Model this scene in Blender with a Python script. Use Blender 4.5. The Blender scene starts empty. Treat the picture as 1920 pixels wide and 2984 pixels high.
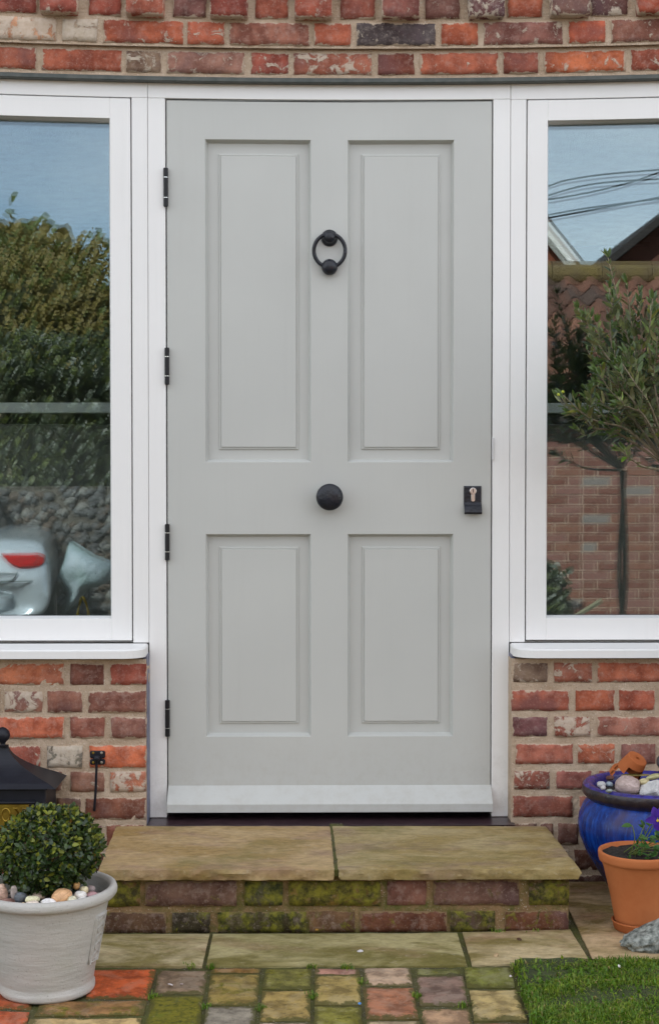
import bpy, bmesh, math, random
import numpy as np
from mathutils import Vector, Matrix, noise as mnoise
R_ = math.radians
rnd = random.Random(7)
S = bpy.context.scene
COL = S.collection

# ------------------------------------------------------------------ camera
FPX, CX, CY = 4370.0, 960.0, 1492.0          # focal length and centre in photo pixels
YAW, PITCH = R_(0.75), R_(1.45)
CAM = Vector((-0.055, -4.2, 1.119))
F_ = Vector((math.sin(YAW)*math.cos(PITCH), math.cos(YAW)*math.cos(PITCH), -math.sin(PITCH)))
RT = Vector((math.cos(YAW), -math.sin(YAW), 0))
UP = RT.cross(F_)
cd = bpy.data.cameras.new('camera'); cam = bpy.data.objects.new('camera', cd); COL.objects.link(cam)
cd.sensor_fit = 'VERTICAL'; cd.sensor_height = 36; cd.lens = FPX/2984*36
cd.clip_start = 0.05; cd.clip_end = 500
cam.matrix_world = Matrix(((RT.x, UP.x, -F_.x, CAM.x), (RT.y, UP.y, -F_.y, CAM.y), (RT.z, UP.z, -F_.z, CAM.z), (0, 0, 0, 1)))
S.camera = cam

# ------------------------------------------------------------------ light
SUN_EL, SUN_AZ = 40, 335                      # sun behind the house: the front stands in open shade, the far yard is sunlit
w = bpy.data.worlds.new('World'); S.world = w; w.use_nodes = True
nt = w.node_tree; nt.nodes.clear()
wo = nt.nodes.new('ShaderNodeOutputWorld'); bg = nt.nodes.new('ShaderNodeBackground')
sky = nt.nodes.new('ShaderNodeTexSky'); sky.sky_type = 'NISHITA'; sky.sun_disc = False
sky.sun_elevation = R_(SUN_EL); sky.sun_rotation = R_(SUN_AZ)
sky.air_density = 1.0; sky.dust_density = .5; sky.ozone_density = 1.6
tc = nt.nodes.new('ShaderNodeTexCoord'); mp = nt.nodes.new('ShaderNodeMapping'); mp.inputs['Scale'].default_value = (1, 1, 2.6)
nz = nt.nodes.new('ShaderNodeTexNoise'); nz.inputs['Scale'].default_value = 1.7; nz.inputs['Detail'].default_value = 5; nz.inputs['Roughness'].default_value = .55
cr = nt.nodes.new('ShaderNodeValToRGB'); cr.color_ramp.elements[0].position = .36; cr.color_ramp.elements[1].position = .62
cr.color_ramp.elements[0].color = (.06, .06, .06, 1); cr.color_ramp.elements[1].color = (.62, .62, .62, 1)
mx = nt.nodes.new('ShaderNodeMix'); mx.data_type = 'RGBA'
L = nt.links.new
L(tc.outputs['Generated'], mp.inputs[0]); L(mp.outputs[0], nz.inputs['Vector']); L(nz.outputs['Fac'], cr.inputs[0]); L(cr.outputs[0], mx.inputs[0])
L(sky.outputs[0], mx.inputs[6]); mx.inputs[7].default_value = (12.7, 12.3, 11.7, 1)
L(mx.outputs[2], bg.inputs[0]); bg.inputs[1].default_value = 0.1; L(bg.outputs[0], wo.inputs[0])
sl = bpy.data.lights.new('sun', 'SUN'); so = bpy.data.objects.new('sun', sl); COL.objects.link(so)
sl.energy = 4.6; sl.angle = R_(1.5); sl.color = (1, .93, .84)
sd = Vector((math.sin(R_(SUN_AZ))*math.cos(R_(SUN_EL)), math.cos(R_(SUN_AZ))*math.cos(R_(SUN_EL)), math.sin(R_(SUN_EL))))
so.rotation_euler = sd.to_track_quat('Z', 'Y').to_euler()
S.view_settings.view_transform = 'Standard'; S.view_settings.look = 'None'; S.view_settings.gamma = 1
S.view_settings.use_curve_mapping = False
S.view_settings.exposure = 1.52
S.cycles.transparent_max_bounces = 24; S.cycles.max_bounces = 8; S.cycles.use_denoising = True

# ------------------------------------------------------------------ survey helpers: photo pixel + known plane -> place
def ray(px, py): return F_ + RT*((px-CX)/FPX) + UP*((CY-py)/FPX)
def onY(px, py, Y=0.0):
    d = ray(px, py); t = (Y-CAM.y)/d.y; p = CAM+d*t; return p.x, p.z
def onZ(px, py, Z=0.0):
    d = ray(px, py); t = (Z-CAM.z)/d.z; p = CAM+d*t; return p.x, p.y
GY = 0.035                                    # plane of the window glass
def mir(px, py, D):                           # a place seen mirrored in the glass, D metres of path from the camera
    x, z = onY(px, py, CAM.y+D); return Vector((x, 2*GY-(CAM.y+D), z))
def rX(px, py=1300, Y=0.0): return onY(px, py, Y)[0]
def rZ(py, Y=0.0, px=960): return onY(px, py, Y)[1]
def sagz(x, z):                               # the old lintel sags in the middle and everything under it follows
    k = min(max((z-1.12)/1.1, 0), 1.3); return 0.0145*(x/0.92)**2*k
def bc(h, g=1.0, k=.16):                      # brick colour, a little towards its own grey
    c = lin(h, g); m = .3*c[0]+.5*c[1]+.2*c[2]; c = tuple(x*(1-k)+m*k*1.15 for x in c); return (c[0]*.97, c[1]*1.05, c[2]*.95)
def lin(h, g=1.0):
    h = h.lstrip('#'); o = []
    for i in (0, 2, 4):
        c = int(h[i:i+2], 16)/255; c = c/12.92 if c <= .04045 else ((c+.055)/1.055)**2.4
        o.append(min(c*g, .9))
    return tuple(o)

# ------------------------------------------------------------------ object helpers
WL = {}
def wl(p): return WL.get(p.name, Vector((0, 0, 0))) if p else Vector((0, 0, 0))
def thing(name, label, cat, loc=(0, 0, 0), group=None):
    o = bpy.data.objects.new(name, None); COL.objects.link(o); o.empty_display_size = .05
    o.location = loc; WL[o.name] = Vector(loc); o['label'] = label; o['category'] = cat
    if group: o['group'] = group
    return o
def obj(name, verts, faces, mat, parent=None, smooth=False, sag=False, midx=None, label=None, kind=None, uvs=None):
    off = wl(parent)
    vs = []
    for v in verts:
        z = v[2]
        if sag and z > 1.12: z += sagz(v[0], z)
        vs.append((v[0]-off.x, v[1]-off.y, z-off.z))
    me = bpy.data.meshes.new(name); me.from_pydata(vs, [], faces)
    for m in (mat if isinstance(mat, (list, tuple)) else [mat]): me.materials.append(m)
    if midx is not None: me.polygons.foreach_set('material_index', midx)
    if smooth: me.polygons.foreach_set('use_smooth', [True]*len(me.polygons))
    me.update()
    o = bpy.data.objects.new(name, me); COL.objects.link(o)
    if parent: o.parent = parent
    WL[o.name] = Vector(off)
    if label: o['label'] = label
    if kind: o['kind'] = kind
    return o
def tag(o, label, cat, group=None):
    o['label'] = label; o['category'] = cat
    if group: o['group'] = group
    return o
def place(name, mesh, M, parent, color=None):
    o = bpy.data.objects.new(name, mesh); COL.objects.link(o); o.parent = parent
    M = M.copy(); M.translation = M.translation - wl(parent); o.matrix_basis = M
    if color: o.color = color
    return o
class MB:
    def __init__(s): s.v = []; s.f = []; s.m = []
    def add(s, vs, fs, m=0):
        n = len(s.v); s.v += [tuple(v) for v in vs]; s.f += [tuple(i+n for i in f) for f in fs]; s.m += [m]*len(fs)
    def build(s, name, mat, parent=None, **k): return obj(name, s.v, s.f, mat, parent, midx=s.m, **k)
def bev_box(x0, x1, y0, y1, z0, z1, b=.0008):
    """box with chamfered edges: 24 vertices"""
    bm = bmesh.new(); bmesh.ops.create_cube(bm, size=1)
    for v in bm.verts:
        v.co = Vector(((x0 if v.co.x < 0 else x1), (y0 if v.co.y < 0 else y1), (z0 if v.co.z < 0 else z1)))
    if b > 0: bmesh.ops.bevel(bm, geom=bm.edges[:], offset=b, segments=1, affect='EDGES')
    vs = [tuple(v.co) for v in bm.verts]; fs = [tuple(v.index for v in f.verts) for f in bm.faces]; bm.free()
    return vs, fs
def split_x(vs_fs, n): return vs_fs
def longbar(mb, x0, x1, y0, y1, z0, z1, b=.0008, n=1):
    """bar, cut into n lengths along x so that it can follow the sag"""
    bm = bmesh.new(); bmesh.ops.create_cube(bm, size=1)
    for v in bm.verts:
        v.co = Vector(((x0 if v.co.x < 0 else x1), (y0 if v.co.y < 0 else y1), (z0 if v.co.z < 0 else z1)))
    if b > 0: bmesh.ops.bevel(bm, geom=bm.edges[:], offset=b, segments=1, affect='EDGES')
    for k in range(1, n):
        x = x0+(x1-x0)*k/n
        bmesh.ops.bisect_plane(bm, geom=bm.verts[:]+bm.edges[:]+bm.faces[:], plane_co=(x, 0, 0), plane_no=(1, 0, 0))
    bm.verts.index_update()
    mb.add([tuple(v.co) for v in bm.verts], [tuple(v.index for v in f.verts) for f in bm.faces]); bm.free()
def rings(mb, loops, cap=False, m=0):
    """loops: (x0,z0,x1,z1,y) rectangles joined by quads, facing -Y, outermost first"""
    vs = []; fs = []
    for (x0, z0, x1, z1, y) in loops: vs += [(x0, y, z0), (x1, y, z0), (x1, y, z1), (x0, y, z1)]
    for k in range(len(loops)-1):
        a = 4*k; b = a+4
        for i in range(4):
            j = (i+1) % 4; fs.append((a+i, a+j, b+j, b+i))
    if cap: e = 4*(len(loops)-1); fs.append((e, e+1, e+2, e+3))
    mb.add(vs, fs, m)
def lathe(mb, prof, seg, M, m=0, cap0=True, cap1=True, wob=0, smoothseed=0):
    vs = []; fs = []
    for (r, h) in prof:
        for i in range(seg):
            a = 2*math.pi*i/seg
            q = 1+(wob*mnoise.noise(Vector((math.cos(a)*1.3, math.sin(a)*1.3, h*9+smoothseed))) if wob else 0)
            vs.append(M @ Vector((r*q*math.cos(a), r*q*math.sin(a), h)))
    for k in range(len(prof)-1):
        for i in range(seg):
            j = (i+1) % seg; fs.append((k*seg+i, k*seg+j, (k+1)*seg+j, (k+1)*seg+i))
    if cap0: fs.append(tuple(range(seg-1, -1, -1)))
    if cap1: fs.append(tuple((len(prof)-1)*seg+i for i in range(seg)))
    mb.add(vs, fs, m)
def axisM(loc, d):
    M = Vector(d).normalized().to_track_quat('Z', 'Y').to_matrix().to_4x4(); M.translation = Vector(loc); return M
def tube(mb, pts, rad, seg=6, m=0):
    pts = [Vector(p) for p in pts]; vs = []; fs = []
    rads = rad if isinstance(rad, (list, tuple)) else [rad]*len(pts)
    n0 = Vector((0.31, 0.2, 0.9)).normalized()
    for k, p in enumerate(pts):
        t = (pts[min(k+1, len(pts)-1)]-pts[max(k-1, 0)]).normalized()
        a = t.cross(n0)
        if a.length < .1: a = t.cross(Vector((1, 0, 0)))
        a.normalize(); b = t.cross(a)
        for i in range(seg):
            an = 2*math.pi*i/seg; vs.append(p+(a*math.cos(an)+b*math.sin(an))*rads[k])
    for k in range(len(pts)-1):
        for i in range(seg):
            j = (i+1) % seg; fs.append((k*seg+i, k*seg+j, (k+1)*seg+j, (k+1)*seg+i))
    fs.append(tuple(range(seg))); fs.append(tuple((len(pts)-1)*seg+i for i in range(seg)))
    mb.add(vs, fs, m)
def smooth_path(pts, n=6):
    out = []; P = [Vector(p) for p in pts]
    for k in range(len(P)-1):
        a, b = P[max(k-1, 0)], P[k]; c, d = P[k+1], P[min(k+2, len(P)-1)]
        for i in range(n):
            t = i/n
            out.append(.5*((2*b)+(c-a)*t+(2*a-5*b+4*c-d)*t*t+(3*b-a-3*c+d)*t**3))
    out.append(P[-1]); return out

# ------------------------------------------------------------------ materials
def mat(name):
    m = bpy.data.materials.new(name); m.use_nodes = True; n = m.node_tree
    b = n.nodes['Principled BSDF']; return m, n, b
def nd(n, t, **k):
    x = n.nodes.new(t)
    for a, v in k.items():
        if a.startswith('i_'):
            key = a[2:]
            x.inputs[int(key) if key.isdigit() else key.replace('_', ' ')].default_value = v
        else: setattr(x, a, v)
    return x
def mixc(n, fac, a, b, blend='MIX'):
    x = n.nodes.new('ShaderNodeMix'); x.data_type = 'RGBA'; x.blend_type = blend
    for s, v in ((0, fac), (6, a), (7, b)):
        if isinstance(v, (int, float)): x.inputs[s].default_value = v
        elif isinstance(v, tuple): x.inputs[s].default_value = (*v, 1) if len(v) == 3 else v
        else: n.links.new(v, x.inputs[s])
    return x.outputs[2]
def mth(n, op, a, b=None, clamp=False):
    x = n.nodes.new('ShaderNodeMath'); x.operation = op; x.use_clamp = clamp
    for s, v in ((0, a), (1, b)):
        if v is None: continue
        if isinstance(v, (int, float)): x.inputs[s].default_value = v
        else: n.links.new(v, x.inputs[s])
    return x.outputs[0]
def noi(n, vec, scale, detail=4, rough=.55, dist=0):
    x = nd(n, 'ShaderNodeTexNoise', i_Scale=scale, i_Detail=detail, i_Roughness=rough, i_Distortion=dist)
    if vec is not None: n.links.new(vec, x.inputs['Vector'])
    return x.outputs['Fac']
def thr(n, v, lo, hi):
    x = nd(n, 'ShaderNodeMapRange'); x.clamp = True
    n.links.new(v, x.inputs[0])
    for i, q in ((1, lo), (2, hi)):
        if isinstance(q, (int, float)): x.inputs[i].default_value = q
        else: n.links.new(q, x.inputs[i])
    return x.outputs[0]
def coords(n, scale=(1, 1, 1), per_object=True):
    """world position, shifted by a random amount per object so that alike pieces differ"""
    g = nd(n, 'ShaderNodeNewGeometry'); o = nd(n, 'ShaderNodeObjectInfo')
    if not per_object and scale == (1, 1, 1): return g.outputs['Position'], o
    a = nd(n, 'ShaderNodeVectorMath', operation='MULTIPLY'); n.links.new(g.outputs['Position'], a.inputs[0]); a.inputs[1].default_value = scale
    if not per_object: return a.outputs[0], o
    c = nd(n, 'ShaderNodeCombineXYZ'); r = mth(n, 'MULTIPLY', o.outputs['Random'], 31.7); r2 = mth(n, 'MULTIPLY', o.outputs['Random'], 77.3)
    n.links.new(r, c.inputs[0]); n.links.new(r2, c.inputs[2])
    b = nd(n, 'ShaderNodeVectorMath', operation='ADD'); n.links.new(a.outputs[0], b.inputs[0]); n.links.new(c.outputs[0], b.inputs[1])
    return b.outputs[0], o
def bump(n, b, h, dist=.002, strength=1.0):
    x = nd(n, 'ShaderNodeBump', i_Distance=dist, i_Strength=strength); n.links.new(h, x.inputs['Height']); n.links.new(x.outputs[0], b.inputs['Normal']); return x
def setc(n, b, c):
    if isinstance(c, tuple): b.inputs['Base Color'].default_value = (*c, 1)
    else: n.links.new(c, b.inputs['Base Color'])

def brick_material(name, moss=False, wet=0.0):
    m, n, b = mat(name); v, o = coords(n)
    base = o.outputs['Color']; A = o.outputs['Alpha']
    n1 = noi(n, v, 16, 6, .6); n2 = noi(n, v, 130, 4, .7); n3 = noi(n, v, 30, 8, .68, .6); n4 = noi(n, v, 9, 3, .5)
    c = mixc(n, thr(n, n1, .38, .62), mixc(n, 1.0, base, (.60, .50, .46), 'MULTIPLY'), mixc(n, 1.0, base, (1.22, 1.18, 1.08), 'MULTIPLY'))
    c = mixc(n, mth(n, 'MULTIPLY', thr(n, noi(n, v, 48, 6, .75), .50, .66), .45), c, mixc(n, .5, base, (.50, .40, .34)))
    c = mixc(n, thr(n, n4, .56, .7), c, mixc(n, .55, base, (.10, .055, .06)))          # kiln-darkened areas
    c = mixc(n, mth(n, 'MULTIPLY', thr(n, n2, .58, .7), .35), c, (.05, .03, .025))         # pits
    c = mixc(n, mth(n, 'MULTIPLY', thr(n, n2, .42, .34), .4), c, mixc(n, .55, base, (.50, .42, .34)))
    tcg = nd(n, 'ShaderNodeTexCoord'); sp_g = nd(n, 'ShaderNodeSeparateXYZ'); n.links.new(tcg.outputs['Generated'], sp_g.inputs[0])
    ez = mth(n, 'MULTIPLY', mth(n, 'MINIMUM', sp_g.outputs[2], mth(n, 'SUBTRACT', 1.0, sp_g.outputs[2])), .0645)
    ex_ = mth(n, 'MULTIPLY', mth(n, 'MINIMUM', sp_g.outputs[0], mth(n, 'SUBTRACT', 1.0, sp_g.outputs[0])), .16)
    ed = mth(n, 'MINIMUM', ez, ex_); n5 = noi(n, v, 34, 6, .7)
    em = thr(n, mth(n, 'SUBTRACT', mth(n, 'MULTIPLY', mth(n, 'SUBTRACT', n5, .40), .034), ed), -.0006, .0012)
    if moss:
        mk = thr(n, n3, mth(n, 'SUBTRACT', .74, mth(n, 'MULTIPLY', A, .42)), mth(n, 'SUBTRACT', .86, mth(n, 'MULTIPLY', A, .42)))
        mc = mixc(n, thr(n, noi(n, v, 38, 5, .7), .40, .62), (.022, .028, .005), (.21, .20, .018))
        c = mixc(n, mth(n, 'MULTIPLY', em, .8), c, mixc(n, n2, (.14, .10, .045), (.34, .23, .12)))
        c = mixc(n, mth(n, 'MULTIPLY', mk, .85), c, mc)
        h = mth(n, 'ADD', n3, mth(n, 'MULTIPLY', n2, .6)); d = .004
    else:
        lo = mth(n, 'SUBTRACT', .72, mth(n, 'MULTIPLY', A, .32))
        mk = thr(n, n3, lo, mth(n, 'ADD', lo, .05))
        sc = mixc(n, noi(n, v, 90, 4), (.42, .33, .24), (.66, .58, .48))
        c = mixc(n, mth(n, 'MULTIPLY', mk, .85), c, sc)
        film = thr(n, noi(n, v, 42, 9, .8), mth(n, 'SUBTRACT', .66, mth(n, 'MULTIPLY', A, .16)), .8)
        c = mixc(n, mth(n, 'MULTIPLY', film, .75), c, (.6, .52, .46))
        c = mixc(n, mth(n, 'MULTIPLY', em, .9), c, mixc(n, n2, (.34, .25, .17), (.66, .54, .42)))
        h = mth(n, 'ADD', mth(n, 'ADD', n3, mth(n, 'MULTIPLY', n2, .7)), mth(n, 'MULTIPLY', mk, .35)); d = .0035
    setc(n, b, c); b.inputs['Specular IOR Level'].default_value = .22; b.inputs['Roughness'].default_value = .85-wet; bump(n, b, h, d, .8); return m
BRICK = brick_material('old_red_brick'); MOSSB = brick_material('mossy_brick', True, .15)

def mortar_material(name, c1, c2, moss=0):
    m, n, b = mat(name); v, o = coords(n, per_object=False)
    n1 = noi(n, v, 14, 5, .6); n2 = noi(n, v, 260, 3, .7); n3 = noi(n, v, 90, 5, .75)
    c = mixc(n, thr(n, n1, .3, .7), c1, c2)
    c = mixc(n, thr(n, n2, .62, .7), c, (.75, .68, .58)); c = mixc(n, thr(n, n2, .36, .30), c, (.12, .09, .06))
    if moss:
        c = mixc(n, mth(n, 'MULTIPLY', thr(n, noi(n, v, 11, 6, .7), .5-moss*.12, .62), .85), c, (.09, .10, .02))
    setc(n, b, c); b.inputs['Specular IOR Level'].default_value = .22; b.inputs['Roughness'].default_value = .95; bump(n, b, mth(n, 'ADD', n3, mth(n, 'MULTIPLY', n2, .5)), .006, .9); return m
MORTAR = mortar_material('lime_mortar', (.41, .30, .205), (.58, .455, .34))
MORTARS = mortar_material('step_mortar', (.22, .135, .065), (.34, .22, .11), .45)
JOINT = mortar_material('mossy_joint', (.045, .04, .02), (.13, .11, .06), 1)

def paint(name, c, rough=.38, var=.03):
    m, n, b = mat(name); v, o = coords(n, per_object=False)
    f = noi(n, v, 3.5, 4, .5); c2 = tuple(x*(1-var*2) for x in c)
    cc = mixc(n, thr(n, f, .35, .65), c, c2)
    cc = mixc(n, mth(n, 'MULTIPLY', thr(n, noi(n, v, 75, 5, .75), .69, .76), .35), cc, tuple(x*.55 for x in c))
    sz = nd(n, 'ShaderNodeSeparateXYZ'); n.links.new(v, sz.inputs[0])
    lowm = thr(n, sz.outputs['Z'], .42, .17)
    cc = mixc(n, mth(n, 'MULTIPLY', mth(n, 'MULTIPLY', lowm, thr(n, noi(n, v, 26, 6, .8), .45, .7)), .35), cc, (.33, .30, .24))
    sv, _ = coords(n, (1, 1, .06), False)
    cc = mixc(n, mth(n, 'MULTIPLY', thr(n, noi(n, sv, 30, 4, .7), .56, .75), .05), cc, (.30, .29, .26))
    setc(n, b, cc)
    rr2 = nd(n, 'ShaderNodeMapRange'); n.links.new(noi(n, v, 7, 4, .6), rr2.inputs[0]); rr2.inputs[3].default_value = rough-.08; rr2.inputs[4].default_value = rough+.12; n.links.new(rr2.outputs[0], b.inputs['Roughness'])
    bv = nd(n, 'ShaderNodeVectorMath', operation='MULTIPLY'); g = nd(n, 'ShaderNodeNewGeometry'); n.links.new(g.outputs['Position'], bv.inputs[0]); bv.inputs[1].default_value = (1, 1, .12)
    bump(n, b, mth(n, 'ADD', noi(n, bv.outputs[0], 160, 3), mth(n, 'MULTIPLY', noi(n, v, 9, 3), 1.2)), .0004, .5); return m
WHITE = paint('white_joinery_paint', (.80, .792, .775), .42, .015)
DOORP = paint('sage_grey_door_paint', (.495, .502, .475), .40, .02)

def simple(name, c, rough=.5, metal=0, nscale=0, ndist=.001, c2=None, spec=None, obj_rand=False, cs=None):
    m, n, b = mat(name); v, o = coords(n, per_object=obj_rand)
    if c2: setc(n, b, mixc(n, thr(n, noi(n, v, cs or nscale or 20, 5, .6), .35, .65), c, c2))
    else: setc(n, b, c)
    b.inputs['Roughness'].default_value = rough; b.inputs['Metallic'].default_value = metal
    if nscale: bump(n, b, noi(n, v, nscale, 4, .6), ndist, .8)
    if spec is not None: b.inputs['Specular IOR Level'].default_value = spec
    return m
IRON = simple('black_hammered_iron', (.010, .011, .015), .30, 0, 90, .0025, (.014, .016, .024), spec=.4)
HINGE = simple('black_hinge_coat', (.010, .010, .012), .4, spec=.3)
STEEL = simple('brushed_steel', (.55, .52, .48), .35, 1)
NICKEL = simple('nickel_cylinder', (.62, .62, .60), .28, 1)
BRASS = simple('aged_brass', (.40, .28, .05), .36, 1, 60, .0006, (.27, .18, .04))
DARKM = simple('lintel_steel', (.05, .06, .055), .55, 0, 30, .001, (.09, .095, .085))
SEAL = simple('blue_grey_membrane', (.10, .11, .17), .5, 0, 40, .001, (.17, .17, .22))
SILLB = simple('maroon_threshold', (.028, .014, .018), .28, 0, 30, .0005, (.045, .024, .03))
BLACK = simple('black_gap', (.006, .006, .006), .8)
DIRT = simple('potting_soil', (.012, .009, .006), .95, 0, 120, .006, (.03, .022, .016))
TERRA = simple('terracotta', (.40, .115, .036), .8, 0, 70, .0006, (.50, .17, .06), spec=.2, cs=7)
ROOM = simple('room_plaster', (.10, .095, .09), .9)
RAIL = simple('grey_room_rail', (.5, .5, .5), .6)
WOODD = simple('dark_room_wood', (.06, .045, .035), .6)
STEM = simple('olive_bark', (.16, .13, .085), .8, 0, 120, .001, (.26, .22, .15))
STEMG = simple('green_stem', (.13, .17, .035), .6)

def sandstone(name, a, b2, c3, moss=.4, scale=(1, 1.9, 1.9)):
    m, n, b = mat(name); v, o = coords(n, scale)
    n1 = noi(n, v, 3.2, 5, .6, .6); n2 = noi(n, v, 34, 7, .72); n3 = noi(n, v, 5, 4, .6)
    base = o.outputs['Color']
    c = mixc(n, thr(n, n1, .42, .56), a, b2)
    c = mixc(n, mth(n, 'MULTIPLY', thr(n, n3, .52, .66), .65), c, c3)
    c = mixc(n, 1.0, c, base, 'MULTIPLY')
    c = mixc(n, mth(n, 'MULTIPLY', thr(n, n2, .42, .62), .6), c, mixc(n, 1.0, c, (.52, .52, .48), 'MULTIPLY'))
    g0, _ = coords(n)
    c = mixc(n, mth(n, 'MULTIPLY', thr(n, noi(n, g0, 55, 6, .75), .56, .68), .35), c, (.52, .46, .34))
    g, _ = coords(n)
    c = mixc(n, mth(n, 'MULTIPLY', thr(n, noi(n, g, 4.5, 6, .65), .62-moss*.25, .75-moss*.15), .55), c, (.13, .12, .025))
    c = mixc(n, mth(n, 'MULTIPLY', thr(n, noi(n, g, 150, 3, .7), .68, .75), .6), c, (.05, .04, .025))
    setc(n, b, c); b.inputs['Specular IOR Level'].default_value = .22; b.inputs['Roughness'].default_value = .62
    bump(n, b, mth(n, 'ADD', n2, mth(n, 'MULTIPLY', noi(n, g, 120, 4), .4)), .0035, .7); return m
STONE = sandstone('riven_sandstone', (.33, .23, .09), (.43, .32, .165), (.28, .18, .13), .42)
FLAG = sandstone('paving_sandstone', (.25, .20, .075), (.55, .45, .27), (.40, .27, .17), .35)

def paver_material():
    m, n, b = mat('weathered_paver'); v, o = coords(n)
    base = o.outputs['Color']; A = o.outputs['Alpha']; gw, _ = coords(n, per_object=False)
    n1 = noi(n, v, 22, 6, .65); n2 = noi(n, v, 120, 4, .7); n3 = noi(n, gw, 17, 8, .72, .8); n4 = noi(n, gw, 60, 6, .8)
    c = mixc(n, thr(n, n1, .40, .60), mixc(n, 1.0, base, (.55, .52, .5), 'MULTIPLY'), mixc(n, 1.0, base, (1.2, 1.16, 1.12), 'MULTIPLY'))
    c = mixc(n, mth(n, 'MULTIPLY', thr(n, noi(n, v, 11, 5, .65, 1.2), .5, .62), .55), c, mixc(n, .35, base, (.42, .36, .28)))
    lo = mth(n, 'SUBTRACT', .76, mth(n, 'MULTIPLY', A, .46))
    mk = thr(n, n3, lo, mth(n, 'ADD', lo, .12))
    c = mixc(n, mth(n, 'MULTIPLY', mk, .9), c, mixc(n, thr(n, n4, .35, .65), (.03, .036, .006), (.27, .235, .02)))
    tcg = nd(n, 'ShaderNodeTexCoord'); sp_g = nd(n, 'ShaderNodeSeparateXYZ'); n.links.new(tcg.outputs['Generated'], sp_g.inputs[0])
    ed = mth(n, 'MINIMUM', mth(n, 'MINIMUM', sp_g.outputs[0], mth(n, 'SUBTRACT', 1.0, sp_g.outputs[0])), mth(n, 'MINIMUM', sp_g.outputs[1], mth(n, 'SUBTRACT', 1.0, sp_g.outputs[1])))
    em = thr(n, mth(n, 'SUBTRACT', mth(n, 'MULTIPLY', mth(n, 'SUBTRACT', noi(n, gw, 30, 7, .75), .36), .55), ed), -.02, .03)
    c = mixc(n, mth(n, 'MULTIPLY', em, .85), c, mixc(n, n4, (.03, .03, .008), (.13, .12, .03)))
    c = mixc(n, mth(n, 'MULTIPLY', thr(n, n4, .58, .66), .6), c, (.045, .038, .018))
    c = mixc(n, mth(n, 'MULTIPLY', thr(n, n2, .62, .7), .35), c, (.5, .45, .36))
    setc(n, b, c); b.inputs['Specular IOR Level'].default_value = .22; b.inputs['Roughness'].default_value = .7
    bump(n, b, mth(n, 'ADD', n3, mth(n, 'MULTIPLY', n2, .5)), .005, .85); return m
PAVER = paver_material()

def glaze():
    m, n, b = mat('cobalt_glaze'); v, o = coords(n, (1, 1, .10), False); g, _ = coords(n, per_object=False)
    s = noi(n, v, 70, 5, .65); s2 = noi(n, g, 8, 4)
    c = mixc(n, thr(n, s, .38, .66), (.003, .016, .12), (.006, .06, .34))
    c = mixc(n, thr(n, s2, .52, .68), c, (.035, .025, .09))
    c = mixc(n, mth(n, 'MULTIPLY', thr(n, noi(n, v, 150, 4, .7), .6, .72), .45), c, (.05, .16, .5))
    setc(n, b, c); b.inputs['Roughness'].default_value = .27; b.inputs['Specular IOR Level'].default_value = .32
    bump(n, b, mth(n, 'ADD', s, s2), .002, .6); return m
GLAZE = glaze()
GRIM = simple('violet_glaze_rim', (.045, .045, .27), .25, 0, 40, .002, (.03, .02, .12))
DRIM = simple('dark_glaze_band', (.012, .011, .02), .32, 0, 45, .003, (.035, .022, .022))
def stoneware():
    m, n, b = mat('grey_stoneware'); v, o = coords(n, (1, 1, 5), False); g, _ = coords(n, per_object=False)
    sep = nd(n, 'ShaderNodeSeparateXYZ'); n.links.new(g, sep.inputs[0])
    c = mixc(n, thr(n, noi(n, v, 6, 4), .3, .7), (.43, .42, .38), (.52, .50, .46))
    sp = thr(n, noi(n, g, 210, 3, .7), thr(n, sep.outputs['Z'], -.35, .32), .78)
    c = mixc(n, mth(n, 'MULTIPLY', thr(n, noi(n, g, 190, 3, .75), .62, .70), .55), c, (.13, .11, .08))
    c = mixc(n, mth(n, 'MULTIPLY', thr(n, noi(n, g, 12, 5, .6), .58, .75), .25), c, (.25, .27, .15))
    setc(n, b, c); b.inputs['Roughness'].default_value = .5
    bump(n, b, mth(n, 'ADD', noi(n, v, 22, 3), mth(n, 'MULTIPLY', noi(n, g, 200, 3), .25)), .0025, .7); return m
WARE = stoneware()
def pebble_mat():
    m, n, b = mat('pebble'); v, o = coords(n, (1, 1, 2.2))
    base = o.outputs['Color']
    c = mixc(n, thr(n, noi(n, v, 45, 5, .6, 1.0), .35, .68), mixc(n, 1.0, base, (.6, .55, .5), 'MULTIPLY'), mixc(n, 1.0, base, (1.15, 1.12, 1.1), 'MULTIPLY'))
    c = mixc(n, mth(n, 'MULTIPLY', thr(n, noi(n, v, 240, 3), .6, .7), .35), c, (.15, .12, .1))
    setc(n, b, c); b.inputs['Roughness'].default_value = .5; bump(n, b, noi(n, v, 120, 4), .0015, .7); return m
PEB = pebble_mat()
def leafm(name, top, under, rough=.4, trans=.25, rand=.35):
    m, n, b = mat(name); g = nd(n, 'ShaderNodeNewGeometry'); v, o = coords(n)
    f = noi(n, v, 60, 2)
    c = mixc(n, g.outputs['Backfacing'], top, under)
    dk = mixc(n, 1.0, c, (1-rand, 1-rand, 1-rand), 'MULTIPLY'); lt = mixc(n, 1.0, c, (1+rand, 1+rand*.9, 1), 'MULTIPLY')
    c = mixc(n, thr(n, f, .3, .7), dk, lt); setc(n, b, c); b.inputs['Roughness'].default_value = rough
    t = nd(n, 'ShaderNodeBsdfTranslucent'); n.links.new(c, t.inputs[0])
    ms = nd(n, 'ShaderNodeMixShader'); ms.inputs[0].default_value = trans
    out = n.nodes['Material Output']; n.links.new(b.outputs[0], ms.inputs[1]); n.links.new(t.outputs[0], ms.inputs[2]); n.links.new(ms.outputs[0], out.inputs[0]); return m
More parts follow.
